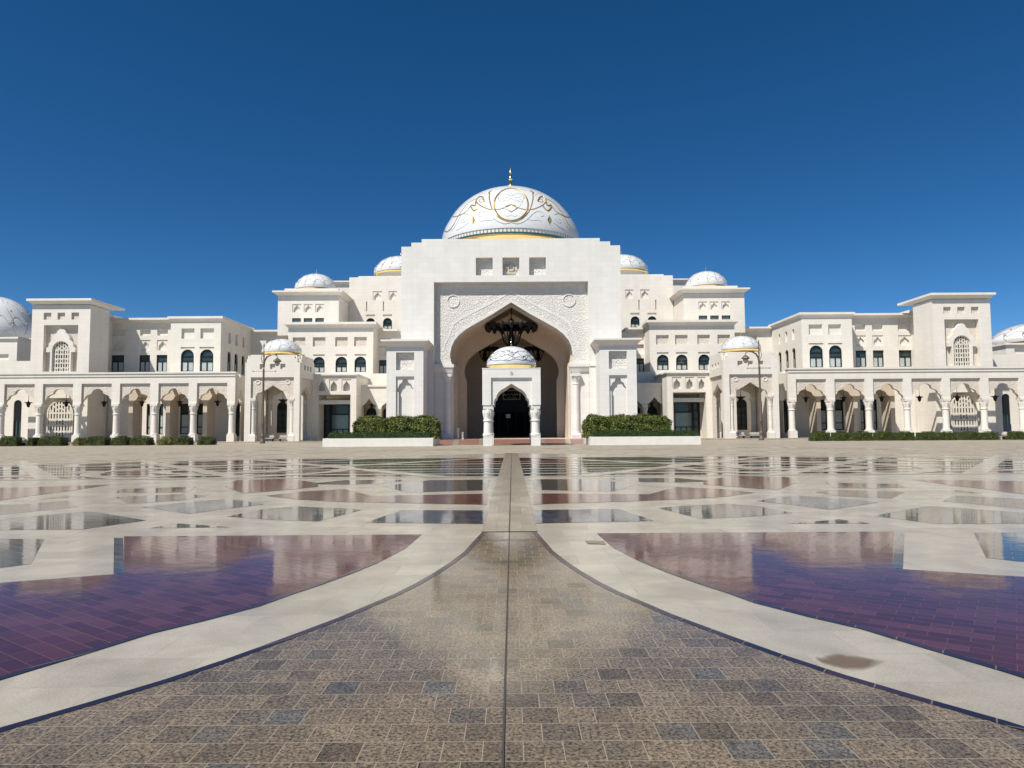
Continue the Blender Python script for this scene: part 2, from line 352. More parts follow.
def lattice_window(parent, D, x0, x1, z0, z1, arched=True, d=.3, n=7):
    fr = front(D); mb = MB(); c = (x0 + x1) / 2; r = (x1 - x0) / 2; b = .10 * r
    o = rnd_arch(x0, x1, z0, z1) if arched else rect(x0, x1, z0, z1)
    i_ = rnd_arch(x0 + b, x1 - b, z0 + b, z1 - b) if arched else rect(x0 + b, x1 - b, z0 + b, z1 - b)
    mb.prism(fr, o, d, d + .22, [i_])
    zs = z1 - r if arched else z1
    bw = .05 * r * 1.2
    def zlim(x):
        return zs + math.sqrt(max(0, (r - b) ** 2 - (x - c) ** 2)) if arched else z1 - b
    for k in range(1, n):
        x = x0 + (x1 - x0) * k / n
        mb.prism(fr, rect(x - bw, x + bw, z0 + b * .5, zlim(x)), d + .05, d + .15)
    rows = max(3, int((zs - z0) / ((x1 - x0) / n) * .55)); ww = []
    for k in range(1, rows + 1):
        z = z0 + (zs - z0) * k / rows
        mb.prism(fr, rect(x0 + b * .5, x1 - b * .5, z - bw, z + bw), d + .052, d + .148)
    # star rings at crossing points
    for k in range(0, rows, 2):
        z = z0 + (zs - z0) * (k + .5) / rows
        for j in (-1, 0, 1):
            cx = c + j * r * .55; rr = r * .2
            ring = [(cx + rr * math.cos(math.pi / 4 * i), z + rr * math.sin(math.pi / 4 * i)) for i in range(8)]
            rin = [(cx + rr * .6 * math.cos(math.pi / 4 * i), z + rr * .6 * math.sin(math.pi / 4 * i)) for i in range(8)]
            mb.prism(fr, ring, d + .04, d + .16, [rin])
    if arched:
        for rr in (.35, .65):
            ro = [(c + r * (rr + .05) * math.cos(math.pi * i / 10), zs + r * (rr + .05) * math.sin(math.pi * i / 10)) for i in range(11)]
            ri = [(c + r * (rr - .04) * math.cos(math.pi * i / 10), zs + r * (rr - .04) * math.sin(math.pi * i / 10)) for i in range(11)][::-1]
            mb.prism(fr, ro + ri, d + .045, d + .155)
    f = mb.build('window_screen', M['screen'], parent)
    g = MB().prism(fr, (rnd_arch(x0 + .05, x1 - .05, z0, z1 - .05) if arched else rect(x0 + .05, x1 - .05, z0, z1 - .05)), d + .32, d + .35)
    g.build('pane', M['glass'], f)
def niche_arch(mb, fr, u0, u1, z0, z1, d=.12, th=.2):
    mb = mb.sub()
    """small blind arch cut from an inset slab, inside a rectangular recess"""
    W = u1 - u0; c = (u0 + u1) / 2
    k = [(h, z) for h, z in keel(W * .36, z0 + (z1 - z0) * .35, z1 - .12 * (z1 - z0), 4)]
    hole = [(c - W * .36, z0 + .002), (c + W * .36, z0 + .002)] + [(c + h, z) for h, z in k[::-1]] + [(c - h, z) for h, z in k[1:]]
    mb.prism(fr, rect(u0 + .003, u1 - .003, z0 - .0, z1 - .003), d, d + th, [hole])
def NB(nm, parent):
    for m in nm.subs: m.build('niche_arch', M['cream'], parent)
COL = {}
def column_mesh(h, r=.42, cap=.66, n=12, key=None):
    if key in COL: return COL[key]
    mb = MB(); b = cap
    mb.box(-b, b, -b, b, 0, .9); mb.frus((-b * .96, b * .96, -b * .96, b * .96), (-r * 1.15, r * 1.15, -r * 1.15, r * 1.15), .902, 1.15)
    mb.lathe([(r * 1.2, 1.15), (r * 1.2, 1.3), (r * 1.02, 1.36), (r, 1.5), (r * .95, h - 1.75), (r * 1.12, h - 1.72), (r * 1.12, h - 1.6), (r * .95, h - 1.56), (r * 1.0, h - 1.3), (r * 1.2, h - .8), (min(cap * .97, r * 1.45), h - .45), (min(cap * .98, r * 1.5), h - .4)], 0, 0, 0, n)
    for k in range(8):                    # carved capital leaves
        a = math.pi / 4 * k; ca, sa = math.cos(a), math.sin(a)
        p = [(r * .9, h - 1.45), (r * 1.25, h - .85), (min(cap * 1.12, r * 1.7), h - .5)]
        for i in range(2):
            q0, q1 = p[i], p[i + 1]; w_ = .10 if i == 0 else .14
            v = []
            for (rr, z) in (q0, q1):
                for s_ in (-w_, w_): v.append((ca * rr - sa * s_, sa * rr + ca * s_, z))
            for (rr, z) in (q0, q1):
                for s_ in (-w_, w_): v.append((ca * (rr - .1) - sa * s_, sa * (rr - .1) + ca * s_, z))
            mb.add(v, [(0, 1, 3, 2), (4, 6, 7, 5), (0, 2, 6, 4), (1, 5, 7, 3), (2, 3, 7, 6), (0, 4, 5, 1)])
    q_ = min(b * .97, r * 1.5); mb.frus((-q_, q_, -q_, q_), (-b, b, -b, b), h - .42, h - .2); mb.box(-b, b, -b, b, h - .197, h - .004)
    p = mb.build('column', M['cream'] if key in ('arc', 'kio', 'lnk') else M['white'], None, smooth=True, mirror=False)
    COL[key] = p.o.data; bpy.data.objects.remove(p.o); return COL[key]
def dome(parent, cx, cy, z, R, H, ribs=12, style='line', finial=1.0, n=64, bandh=None, bulge=.03):
    mb = MB(); prof = []
    K = 26
    def rad(t):                            # t 0..1 height share
        return R * (1 - t ** 2.15) ** .5 * (1 + bulge * math.sin(min(1, t * 2.2) * math.pi)) + .0
    for i in range(K + 1):
        t = math.sin(math.pi / 2 * i / K); prof.append((max(rad(t), .02), H * t))
    mb.lathe(prof, cx, cy, z, n)
    d = mb.build('dome', M['mosaic'], parent, smooth=True)
    bh = bandh or R * .09
    gb = MB().lathe([(R * .9, -bh), (R * .93, -bh * .9), (R * .955, -bh * .3), (R * .985, -bh * .05), (R * .985, 0)], cx, cy, z, n)
    gb.lathe([(R * .99, -.01), (R * 1.02, .01), (R * 1.02, bh * .22), (R * .995, bh * .26)], cx, cy, z, n)
    gb.build('gold_band', M['gold'], d, smooth=True)
    fm = MB(); k = finial
    fm = MB(); kr = k * (1.9 if R > 10 else 1.0); fm.lathe([(.32 * kr, -.1), (.3 * kr, .15 * k), (.12 * kr, .3 * k), (.12 * kr, .6 * k), (.34 * kr, .85 * k), (.34 * kr, 1.05 * k), (.1 * kr, 1.3 * k), (.09 * kr, 1.9 * k), (.22 * kr, 2.15 * k), (.1 * kr, 2.4 * k), (.07 * kr, 3.3 * k), (.13 * kr, 3.5 * k), (.03 * kr, 4.3 * k), (.005, 4.7 * k)], cx, cy, z + H, 12)
    fm.build('finial', M['gold'], d, smooth=True)
    def on(az, t, lift=.03):               # az 0 faces the camera side
        r = rad(t) + lift
        return (cx + r * math.sin(az), cy - r * math.cos(az), z + H * t + lift * t)
    if style == 'line':
        lm = MB(); dm = MB(); th = R * .0055
        for k in range(ribs):
            a0 = 2 * math.pi * k / ribs + .13
            lm.tube([on(a0 + .10 * math.sin(t * 5), .1 + .8 * t) for t in [i / 12 for i in range(13)]], th, 4)
            lm.tube([on(a0 + math.pi / ribs * 2 * t, .28 + .2 * math.sin(t * math.pi)) for t in [i / 8 for i in range(9)]], th * .8, 4)
            for tt, s_ in ((.34, 1.0), (.62, .8), (.82, .5)):
                c0 = Vector(on(a0 + .08, tt)); e = R * .028 * s_
                dm.lathe([(.002, -e * 1.5), (e, 0), (.002, e * 1.5)], c0.x, c0.y, c0.z, 6)
        lm.build('inlay_lines', M['greyline'], d); dm.build('inlay_studs', M['greyline'], d)
    return d, on, rad
# ------------------------------------------------------------------ ground
def sheet(name, polys, mat, z, mirror_both=True, parent=None):
    mb = MB()
    for poly in polys:
        tr = tessellate_polygon([[Vector((p[0], p[1], 0)) for p in poly]])
        mb.add([(p[0], p[1], z) for p in poly], tr)
        if mirror_both: mb.add([(-p[0], p[1], z) for p in poly], tr)
    p = mb.build(name, mat, parent, mirror=False, recalc=False)
    bm = bmesh.new(); bm.from_mesh(p.o.data)
    for f in bm.faces:
        if f.normal.z < 0: f.normal_flip()
    bm.to_mesh(p.o.data); bm.free()
    p.o['kind'] = 'structure'; return p
def gp(pts): return [tuple(G(*p)[:2]) for p in pts]
sheet('ground', [[(-1500, -60), (1500, -60), (1500, 2500), (-1500, 2500)]], PAV['desert'], -.02, False)
sheet('plaza', [[(-170, -40), (170, -40), (170, 135), (-170, 135)]], PAV['white'], 0, False)
rdl = gp([(-260, 478), (-120, 472), (0, 466.5), (120, 463), (250, 459.5), (400, 456), (505, 453.5)])
sheet('road', [rdl + [(-.001, rdl[-1][1]), (-.001, 109), (-168, 109), (-168, rdl[0][1])]], PAV['road'], .002)
inner = gp([(422, 534.5), (405, 549), (380, 562), (350, 574.5), (320, 585.5), (290, 595.5), (260, 606.5), (206, 621), (152, 634), (86, 654.6), (0, 680.7)])
outer = gp([(482, 532.5), (474, 541), (464, 552), (451, 562), (435, 572.5), (416, 583.5), (395, 594), (340, 617.5), (280, 640), (225, 660), (165, 680), (85, 704), (0, 728.5)])
def ext(pts, n=5, L=2.2):
    q = list(pts); a = Vector(q[-1]) - Vector(q[-2]); a.normalize()
    for i in range(n):
        a = Matrix.Rotation(math.radians(7), 2) @ a; e = Vector(q[-1]) + a * L; q.append((e.x, e.y))
    return q
inner = ext(inner); outer = ext(outer)
def ribbon(pts, wd, sgn=1):
    o = []
    for i, p in enumerate(pts):
        a = Vector(pts[min(i + 1, len(pts) - 1)]) - Vector(pts[max(0, i - 1)]); a.normalize()
        o.append((p[0] - a.y * wd * sgn, p[1] + a.x * wd * sgn))
    return o
pl_top = gp([(422, 534.5), (124, 536.5), (124, 573.6)]); pl_low = gp([(0, 583), (-120, 590), (-300, 600)])
sheet('purple_paving', [inner + [(inner[-1][0] - 4, inner[-1][1] + 1), (-14, 6.0)] + pl_low[::-1] + pl_top[::-1][:-1]], PAV['purple'], .003)
sheet('granite_paving', [outer + [(outer[-1][0], -8), (.0, -8), (.0, outer[0][1])]], PAV['granite'], .003)
rb = ribbon(outer, .075); rp = ribbon(inner, .075, -1)
sheet('navy_border', [[outer[i], outer[i + 1], rb[i + 1], rb[i]] for i in range(len(outer) - 1)] + [[inner[i], inner[i + 1], rp[i + 1], rp[i]] for i in range(2, len(inner) - 1)], PAV['navy'], .006)
sheet('tan_walk', [[(-.47, G(512, 532)[1]), (.47, G(512, 532)[1]), (.47, 52), (-.47, 52)]], PAV['tan'], .011, False)
sheet('drain_line', [[(-.006, -8), (.006, -8), (.006, G(512, 532)[1]), (-.006, G(512, 532)[1])], [(-.011, G(512, 532)[1]), (.011, G(512, 532)[1]), (.02, 52), (-.02, 52)]], plain('drain_grate', (.05, .045, .035), .7), .014, False)
sheet('cross_joint', [[(-.47, 10.93), (.47, 10.93), (.47, 10.97), (-.47, 10.97)]], PAV['navy'], .013, False)
# light tiles beside the walk and the brown stained tile
panels = {'grey': [
    [(-90, 539), (44.5, 539), (31, 564), (0, 568), (-90, 573)],
    [(-120, 520), (0, 519), (80, 512), (92, 511.5), (120, 516), (146, 520.5), (83, 529.5), (-120, 531)],
    [(148, 528.3), (180, 523.7), (232, 527.3)],
    [(227, 516.5), (262, 509.5), (294, 506.5), (345, 508.5), (362, 510), (318, 521.5), (270, 520)],
    [(382.7, 486), (407, 492.7), (487, 490.4), (490, 479.6), (430, 480.2)],
    [(115, 492.7), (123, 489), (180, 487.2), (196, 487), (187, 492.2), (150, 493)],
    [(116, 497), (190, 493.8), (206, 496.2), (180, 500.5), (129, 503.6)],
    ],
 'blue': [
    [(141, 507), (185, 502.5), (223, 499.5), (243, 500.8), (264, 504.3), (225, 509), (190, 514)],
    [(365, 522.8), (402, 510.2), (488.5, 510.5), (486.5, 524)],
    [(114, 538), (123, 538), (124, 573.6), (113.5, 574)],
    ],
 'red': [
    [(265.5, 496), (299, 491.8), (345, 489.2), (372, 496.2), (423, 495), (487.5, 493.8), (487, 504.9), (339, 501.8), (300, 499.8)],
    [(-120, 492), (0, 488), (110, 484.8), (70, 491), (30, 496), (0, 500.6), (-120, 509)],
    [(225, 486.6), (228, 482.5), (237, 480.4), (288, 478.7), (318, 483), (318, 487), (263.7, 492), (242.6, 493.2)],
    ],
 'brown': [
    [(38.7, 499.8), (58, 496), (71, 495.4), (67.7, 498)],
    [(-120, 510), (0, 505.4), (67.7, 501), (78, 507), (0, 515), (-120, 519)],
    [(306, 484), (345, 480.2), (420, 479.6), (378, 483.8), (340, 484.8)],
    ]}
# the distant star pattern: dark panels under a web of pale bands and rings
rnd = random.Random(3); cells = {'brown': [], 'grey': [], 'red': [], 'blue': []}
Z0, Z1 = G(300, 478)[1], G(300, 459)[1]
zr_row = [Z0, 27.5, 31, 35.5, Z1]
for i_ in range(4):
    x_ = .47
    while x_ < 62:
        w_ = rnd.uniform(2.5, 6.5); k_ = ['brown', 'grey', 'brown', 'red', 'grey', 'blue'][rnd.randrange(6)]
        cells[k_].append([(-x_ - w_, zr_row[i_]), (-x_, zr_row[i_]), (-x_, zr_row[i_ + 1]), (-x_ - w_, zr_row[i_ + 1])]); x_ += w_
for k_, c_ in cells.items(): sheet(k_ + '_paving', c_, PAV[k_], .0015)
def band(x0, y0, x1, y1, wd):
    # clip to the patterned strip
    out = []
    d = Vector((x1 - x0, y1 - y0)); L = d.length; d.normalize(); n_ = Vector((-d.y, d.x)) * wd / 2
    p0 = Vector((x0, y0)); p1 = Vector((x1, y1))
    return [tuple(p0 - n_), tuple(p1 - n_), tuple(p1 + n_), tuple(p0 + n_)]
web = [[], [], [], []]
for zz_, wd in ((Z0, .5), (27.5, .55), (31, .6), (35.5, .7), (Z1, .8), (29.3, .3), (33.2, .35), (38, .4)): web[0].append([(-62, zz_ - wd / 2), (-.47, zz_ - wd / 2), (-.47, zz_ + wd / 2), (-62, zz_ + wd / 2)])
dz = Z1 - Z0
for k_ in range(9):                              # two fans of slanting bands
    xa = -2.5 - k_ * 7.2
    web[1].append(band(xa, Z0, xa - 13.5, Z1, .75)); web[2].append(band(xa - 12.0, Z0, xa + 1.5, Z1, .75))
for cx_, cy_, R_ in ((-12.5, 31, 5.2), (-12.5, 31, 2.6), (-30, 31, 5.2), (-30, 31, 2.6), (-47, 31, 5.2), (-21, 38, 2.4), (-38.5, 38, 2.4)):
    for i_ in range(28):
        a0, a1 = 2 * math.pi * i_ / 28, 2 * math.pi * (i_ + 1) / 28; ro, ri = R_ + .35, R_ - .35
        web[3].append([(cx_ + ri * math.cos(a0), cy_ + ri * math.sin(a0)), (cx_ + ro * math.cos(a0), cy_ + ro * math.sin(a0)), (cx_ + ro * math.cos(a1), cy_ + ro * math.sin(a1)), (cx_ + ri * math.cos(a1), cy_ + ri * math.sin(a1))])
for i_, wb_ in enumerate(web): sheet('pale_bands', wb_, PAV['white'], .006 + .001 * i_)
for k, ps in panels.items():
    sheet(k + '_paving', [gp(p) for p in ps], PAV[k], {'brown': .002, 'grey': .003, 'blue': .004, 'red': .005}[k])
bands = []
for (xa, ya, xb, yb, wd) in ((-150, 470.5, 120, 460.2, .55), (120, 460.2, 330, 452.2, .5), (200, 451, 470, 450.2, .45), (60, 456.5, 300, 449.6, .5), (-80, 458, 180, 452.5, .5), (330, 452.2, 480, 448.9, .45), (-100, 452, 60, 449.5, .4), (250, 447.6, 430, 448.2, .35)):
    p0, p1 = Vector(G(xa, ya)[:2]), Vector(G(xb, yb)[:2]); n_ = (p1 - p0).normalized(); n_ = Vector((-n_.y, n_.x)) * wd
    bands.append([tuple(p0 - n_), tuple(p1 - n_), tuple(p1 + n_), tuple(p0 + n_)])
for i_, bnd in enumerate(bands): pass
sheet('road_bands', bands[0::2], PAV['white'], .005); sheet('road_bands', bands[1::2], PAV['white'], .008)
st_ = gp([(796, 648), (850, 645), (905, 664), (850, 680)])
def stain_mat():
    m, nt, b = newmat('brown_stain'); g = N(nt, 'ShaderNodeNewGeometry'); c = G(846, 662)
    n = N(nt, 'ShaderNodeTexNoise', **{'Scale': 6.0, 'Detail': 6.0}); nt.links.new(g.outputs['Position'], n.inputs['Vector'])
    su = N(nt, 'ShaderNodeVectorMath', operation='SUBTRACT'); su.inputs[1].default_value = (c.x, c.y, 0); nt.links.new(g.outputs['Position'], su.inputs[0])
    mp = N(nt, 'ShaderNodeMapping'); mp.inputs['Rotation'].default_value = (0, 0, -.75); mp.inputs['Scale'].default_value = (4.6, 6.2, 0); nt.links.new(su.outputs[0], mp.inputs[0])
    # rounded square distance
    sp = N(nt, 'ShaderNodeSeparateXYZ'); nt.links.new(mp.outputs[0], sp.inputs[0])
    ab = []
    for k in (0, 1):
        a = N(nt, 'ShaderNodeMath', operation='ABSOLUTE'); nt.links.new(sp.outputs[k], a.inputs[0]); ab.append(a)
    mx = N(nt, 'ShaderNodeMath', operation='SMOOTH_MAX'); mx.inputs[2].default_value = .4; nt.links.new(ab[0].outputs[0], mx.inputs[0]); nt.links.new(ab[1].outputs[0], mx.inputs[1])
    ad = N(nt, 'ShaderNodeMath', operation='MULTIPLY_ADD'); ad.inputs[1].default_value = 1.1; nt.links.new(n.outputs[0], ad.inputs[0]); nt.links.new(mx.outputs[0], ad.inputs[2])
    r_ = N(nt, 'ShaderNodeMapRange'); r_.inputs[1].default_value = 1.1; r_.inputs[2].default_value = 1.55; r_.inputs[3].default_value = .7; r_.inputs[4].default_value = 0; nt.links.new(ad.outputs[0], r_.inputs[0])
    nt.links.new(r_.outputs[0], b.inputs['Alpha']); b.inputs['Base Color'].default_value = (.15, .095, .05, 1); b.inputs['Roughness'].default_value = .35
    return m
sheet('brown_stain', [st_], stain_mat(), .009, False)
stt = gp([(585, 541), (604, 541.5), (606, 544.5), (588, 544)])
sheet('worn_tile', [stt], plain('worn_stone', (.22, .19, .13), .4, noise=.25, nscale=9), .009, False)
# pavement step carrying the wings and the kerb round it
mb = MB().box(-168, -17.2, 109, 134, -.01, .15).box(17.2, 168, 109, 134, -.01, .15)
p = mb.build('pavement', PAV['road'], None, mirror=False); p.o['kind'] = 'structure'
# entrance ramp of red stone with pale radiating joints
zr = .27
mb = MB(); mb.add([(-9.6, 82, .012), (9.6, 82, .012), (12.6, 111.6, zr), (-12.6, 111.6, zr), (-9.6, 82, -.01), (9.6, 82, -.01), (12.6, 111.6, -.01), (-12.6, 111.6, -.01)],
    [(0, 1, 2, 3), (0, 4, 5, 1), (1, 5, 6, 2), (3, 2, 6, 7), (0, 3, 7, 4)])
p = mb.build('entrance_ramp', PAV['ramp'], None, mirror=False); p.o['kind'] = 'structure'
mb = MB()
def rz(y): return .012 + (zr - .012) * (y - 82) / 29.6 + .006
for a in (-9.4, -6.6, -3.6, 3.6, 6.6, 9.4):
    for (ya, yb) in ((82.05, 111.5),):
        xa, xb = a, a * 1.33
        mb.add([(xa - .35, ya, rz(ya)), (xa + .35, ya, rz(ya)), (xb + .35, yb, rz(yb)), (xb - .35, yb, rz(yb))], [(0, 1, 2, 3)])
p = mb.build('ramp_bands', PAV['white'], None, mirror=False, recalc=False); p.o['kind'] = 'structure'
mb = MB().box(-12.6, 12.6, 81.0, 82.0, -.01, .02); p = mb.build('ramp_kerb', PAV['tan'], None, mirror=False); p.o['kind'] = 'structure'
# ================================================================== wings (left S=1, right S=-1)
D0 = 112.0
for S, SD in ((1, 'left'), (-1, 'right')):
    # ---------------- arcade
    D = D0; zt = ZZ(372.2, D, 150); zsp = ZZ(403.5, D, 150); zpan = ZZ(383.3, D, 150); zap = ZZ(388.3, D, 150)
    pitch = 38.6 * D / F; xe = XX(235, D); cols = [xe - .62 - pitch * i for i in range(9)]
    ar = Thing('arcade', f'long white stone arcade with cusped arches across the front of the {SD} wing', 'arcade', (cols[4], D, 0), 'arcades of the two wings')
    hw = (pitch - 1.15) / 2; x0 = cols[-1] - 3.5
    bays = [(cols[i] + cols[i + 1]) / 2 for i in range(8)][::-1]
    mb = MB(); fr = front(D)
    pn = []
    for c in bays:
        ww = 30.3 / 2 * D / F; pn.append([(c - ww, zsp), (c - ww, zpan), (c + ww, zpan), (c + ww, zsp)])
    mb.prism(fr, comb(x0, xe, zt - .7, zsp, [q for q in pn]), 0, .28)
    mb.build('wall', M['cream'], ar)
    mb = MB().prism(fr, comb(x0, xe, zt - .7, zsp, [half_notch(c, lobes(hw, zsp, zap)) for c in bays]), .282, .85)
    mb.build('arch_panels', M['carved_cream'], ar)
    mb = MB().box(x0, xe, D - .12, D + .9, zt - .697, zt - .25).box(x0, xe + .12, D - .25, D + 1.1, zt - .247, zt).box(x0, xe, D + 2.05, D + 2.35, zt - .697, zt - .25)
    mb.build('roof', M['cream'], ar)
    # inner row of piers and arches
    h2_ = (pitch - .72) / 2; xa2 = cols[3] - .36
    mb = MB().prism(front(D + 4.6), comb(xa2, xe - .81, zt - .72, .15, [[(c - h2_, .15)] + half_notch(c, lobes(h2_, zsp + .1, zap + .05)) + [(c + h2_, .15)] for c in bays[::-1][:3][::-1]]), 0, 3.0)
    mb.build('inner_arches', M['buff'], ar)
    MB().box(xa2, xe - .81, D + 4.5, 123.99, zt - .697, zt - .25).build('inner_roof', M['cream'], ar)
    for c in cols[:9]: MB().box(c - .25, c + .25, D + .91, D + 4.49 if c > xa2 else D + 5.95, zt - .69, zt - .27).build('tie_beam', M['cream'], ar)
    # end wall with its arch
    cy = D + 2.5
    mb = MB().prism(side(xe), comb(D + .852, D + 3.88, zt - .7, zsp, [half_notch(cy, keel(1.2, zsp, zap))]), 0, .8)
    mb.prism(side(xe), comb(D + 6.32, 124, zt - .7, .15, [[(120.2 - 2.2, .15)] + half_notch(120.2, lobes(2.2, zsp, zap)) + [(120.2 + 2.2, .15)]]), 0, .8)
    mb.build('end_wall', M['cream'], ar)
    cm = column_mesh(zsp - .15, .50, .60, 12, 'arc')
    for c in cols: inst(cm, 'column', ar, c, D + .45, .15)
    # lanterns
    ords = ['first', 'second', 'third', 'fourth', 'fifth', 'sixth', 'seventh', 'eighth']
    for i, c in enumerate(bays[::-1][:8]):
        ln = Thing('hanging_lantern', f'dark bronze lantern hanging in the {ords[i]} arcade arch outward from the {SD} domed kiosk', 'lantern', (c, D + 2.2, 0), 'lanterns hanging in the arcades')
        zc = ZZ(402.5, D + 2.2, 150)
        m2 = MB().lathe([(.05, -.7), (.2, -.55), (.3, -.1), (.36, 0), (.26, .12), (.08, .3), (.03, .5), (.03, zt - .72 - zc)], c, D + 2.2, zc, 8)
        m2.build('body', M['bronze'], ln)
        m3 = MB().lathe([(.36, .0), (.58, .1), (.6, .17), (.36, .14)], c, D + 2.2, zc, 8)
        m3.build('canopy', M['bronze'], ln)
    # ---------------- ground floor behind the arcade
    wg = Thing('wing_building', f'long pale two storey {SD} wing behind the arcade with square and arched windows', 'building', (XX(150, 125), 125, 0), 'wing buildings')
    fr = front(124); holes = []; wins = []
    gz0, gz1 = ZZ(434.5, 124, 150), ZZ(404, 124, 150)
    for a, b in ((131, 140.5), (147, 150.5), (159, 163.5), (166, 173.5), (180.5, 189), (197, 207)):
        xa, xb = XX(a, 124), XX(b, 124); holes.append(rect(xa, xb, gz0, gz1)); wins.append((xa, xb))
    x1b = XX(222, 124); x0b = XX(95, 124)
    block(wg, x0b, x1b, 124, 125, .15, ZZ(374, 124, 150) - .3, holes, name='ground_floor_wall')
    for xa, xb in wins:
        m2 = MB(); b = .16; zt2 = gz1 - (gz1 - gz0) * .33; zl = gz0 + (gz1 - gz0) * .22
        m2.prism(fr, rect(xa, xb, gz0, gz1), .18, .28, [rect(xa + b, xb - b, zt2 + b, gz1 - b), rect(xa + b, xb - b, zl + b, zt2 - b), rect(xa + b, xb - b, gz0 + b, zl)])
        w_ = m2.build('window', M['frame'], wg)
        MB().prism(fr, rect(xa + .03, xb - .03, gz0, gz1), .34, .37).build('pane', M['glass'], w_)
        MB().prism(fr, rect(xa + .05, xb - .05, gz0, zt2), .30, .335).build('blind', M['blind'], w_)
    # side of wing toward the court: dark arched doors
    # C: block with two arched windows
    DC = 125.2; cx0, cx1 = XX(170.5, DC, 340), XX(220.8, DC, 340); zc = ZZ(316.6, DC, 196)
    zb = ZZ(371.5, DC, 196) - .6; DE = DC * 1.118
    za0, za1 = ZZ(371.3, DC, 196), ZZ(349.3, DC, 196); wa = [(181, 194), (200, 213.5)]
    fh = []; nm = MB(); ff = front(DC)
    for a, b in wa:
        xa, xb = XX(a, DC, 350), XX(b, DC, 350)
        fh.append(rect(xa - .1, xb + .1, ZZ(348.5, DC, 196), ZZ(347, DC, 196)))
        fh.append(rnd_arch(xa, xb, za0, za1)); fh.append(rect(xa, xb, ZZ(338.5, DC, 196), ZZ(328.3, DC, 196)))
    sh = []; ys = []
    for a, b in ((226.3, 229.8), (233.4, 236.8), (240.6, 243.6)):
        ya = (XX(220.8, DC, 340) - CAM.x) / ((a - CX) / F); yb = (XX(220.8, DC, 340) - CAM.x) / ((b - CX) / F)
        ys.append((ya, yb)); sh.append(rnd_arch(ya, yb, za0 - .2, za1)); sh.append(rect(ya + .3, yb - .3, ZZ(341, DC, 196), ZZ(330, DC, 196)))
    block(wg, cx0, cx1, DC, DE, .15, zc - .9, fh, sh)
    for a, b in wa: window(wg, ff, XX(a, DC, 350), XX(b, DC, 350), za0, za1)
    for ya, yb in ys: window(wg, side(cx1), ya, yb, za0 - .2, za1)
    cn = MB(); cornice(cn, cx0, cx1, DC, DE, zc, .45, .9, .4); cn.build('cornice', M['cream'], wg)
    # B: recessed wall with three square-headed windows
    DB = 128.2; bx0, bx1 = XX(110.2, DB, 340), cx0 - .003; zbt = ZZ(318.6, DB, 145)
    fh = []; ff = front(DB); wz0, wz1 = ZZ(371.5, DB, 145), ZZ(355, DB, 145)
    wb = [(111.2, 124.3), (139.4, 150.2), (156.7, 167.4)]; nm = MB()
    for a, b in wb:
        xa, xb = XX(a, DB, 350), XX(b, DB, 350)
        if a > 112: pass
        fh += [rect(max(xa, bx0 + .05), xb, wz0, wz1), rect(max(xa, bx0 + .05), xb, ZZ(350.5, DB, 145), ZZ(340, DB, 145)), rect(max(xa, bx0 + .05), xb, ZZ(335.5, DB, 145), ZZ(329, DB, 145))]
        niche_arch(nm, ff, max(xa, bx0 + .05), xb, ZZ(350.5, DB, 145), ZZ(340, DB, 145), .12, .2)
    block(wg, bx0, bx1, DB, DE, .15, zbt - .85, fh, name='recessed_wall')
    NB(nm, wg)
    for a, b in wb: window(wg, ff, max(XX(a, DB, 350), bx0 + .05), XX(b, DB, 350), wz0, wz1, False)
    cn = MB(); cn.frus((bx0, bx1, DB - .02, DE), (bx0, bx1, DB - .7, DE), zbt - .85, zbt - .38); cn.box(bx0, bx1, DB - .95, DE, zbt - .377, zbt); cn.build('cornice', M['cream'], wg)
    # E: connecting wall behind the kiosk
    ex1 = XX(292, DE, 340); zE = ZZ(330.5, DE, 265)
    fh = [rect(XX(a, DE, 350), XX(b, DE, 350), ZZ(345, DE, 265), ZZ(338.5, DE, 265)) for a, b in ((266, 274), (280, 288))]
    fh += [rnd_arch(XX(258, DE), XX(262.5, DE), ZZ(437, DE, 262), ZZ(403, DE, 262)), rnd_arch(XX(277, DE), XX(287.5, DE), ZZ(433, DE, 262), ZZ(402, DE, 262))]
    block(wg, cx1 + .003, ex1, DE - .02, DE + 6, .15, zE - .8, fh, name='link_wall')
    cn = MB(); cn.frus((cx1 + .003, ex1, DE - .02, DE + 6), (cx1 + .003, ex1, DE - .7, DE + 6), zE - .8, zE - .36); cn.box(cx1 + .003, ex1, DE - .95, DE + 6, zE - .357, zE); cn.build('cornice', M['cream'], wg)
    for a, b, c_ in ((258, 262.5, 403), (277, 287.5, 402)):
        m2 = MB(); fr_ = front(DE); xa, xb = XX(a, DE), XX(b, DE); z0_, z1_ = ZZ(434, DE, 262), ZZ(c_, DE, 262)
        hl = [rect(xa + .12 + (xb - xa - .12) * i / 2, xa + (xb - xa - .12) * (i + 1) / 2, z0_ + .1 + (z1_ - z0_ - 1.6) * j / 4, z0_ - .1 + (z1_ - z0_ - 1.6) * (j + 1) / 4) for i in range(2) for j in range(4)]
        m2.prism(fr_, rnd_arch(xa, xb, ZZ(437, DE, 262), z1_), .15, .25, hl); w_ = m2.build('door', M['frame'], wg)
        MB().prism(fr_, rnd_arch(xa + .03, xb - .03, ZZ(437, DE, 262), z1_ - .03), .3, .33).build('pane', M['glass'], w_)
    # dark arched doors in the court end of the wing, seen past the arcade end
    m2 = MB()
    dd = 124; xa, xb = XX(236.2, dd), XX(241.5, dd)
    dw = Thing('entrance_bay', f'low stone bay with a dark arched glass door beside the {SD} domed kiosk', 'entrance', ((xa + xb) / 2, dd, 0), 'bays beside the kiosks')
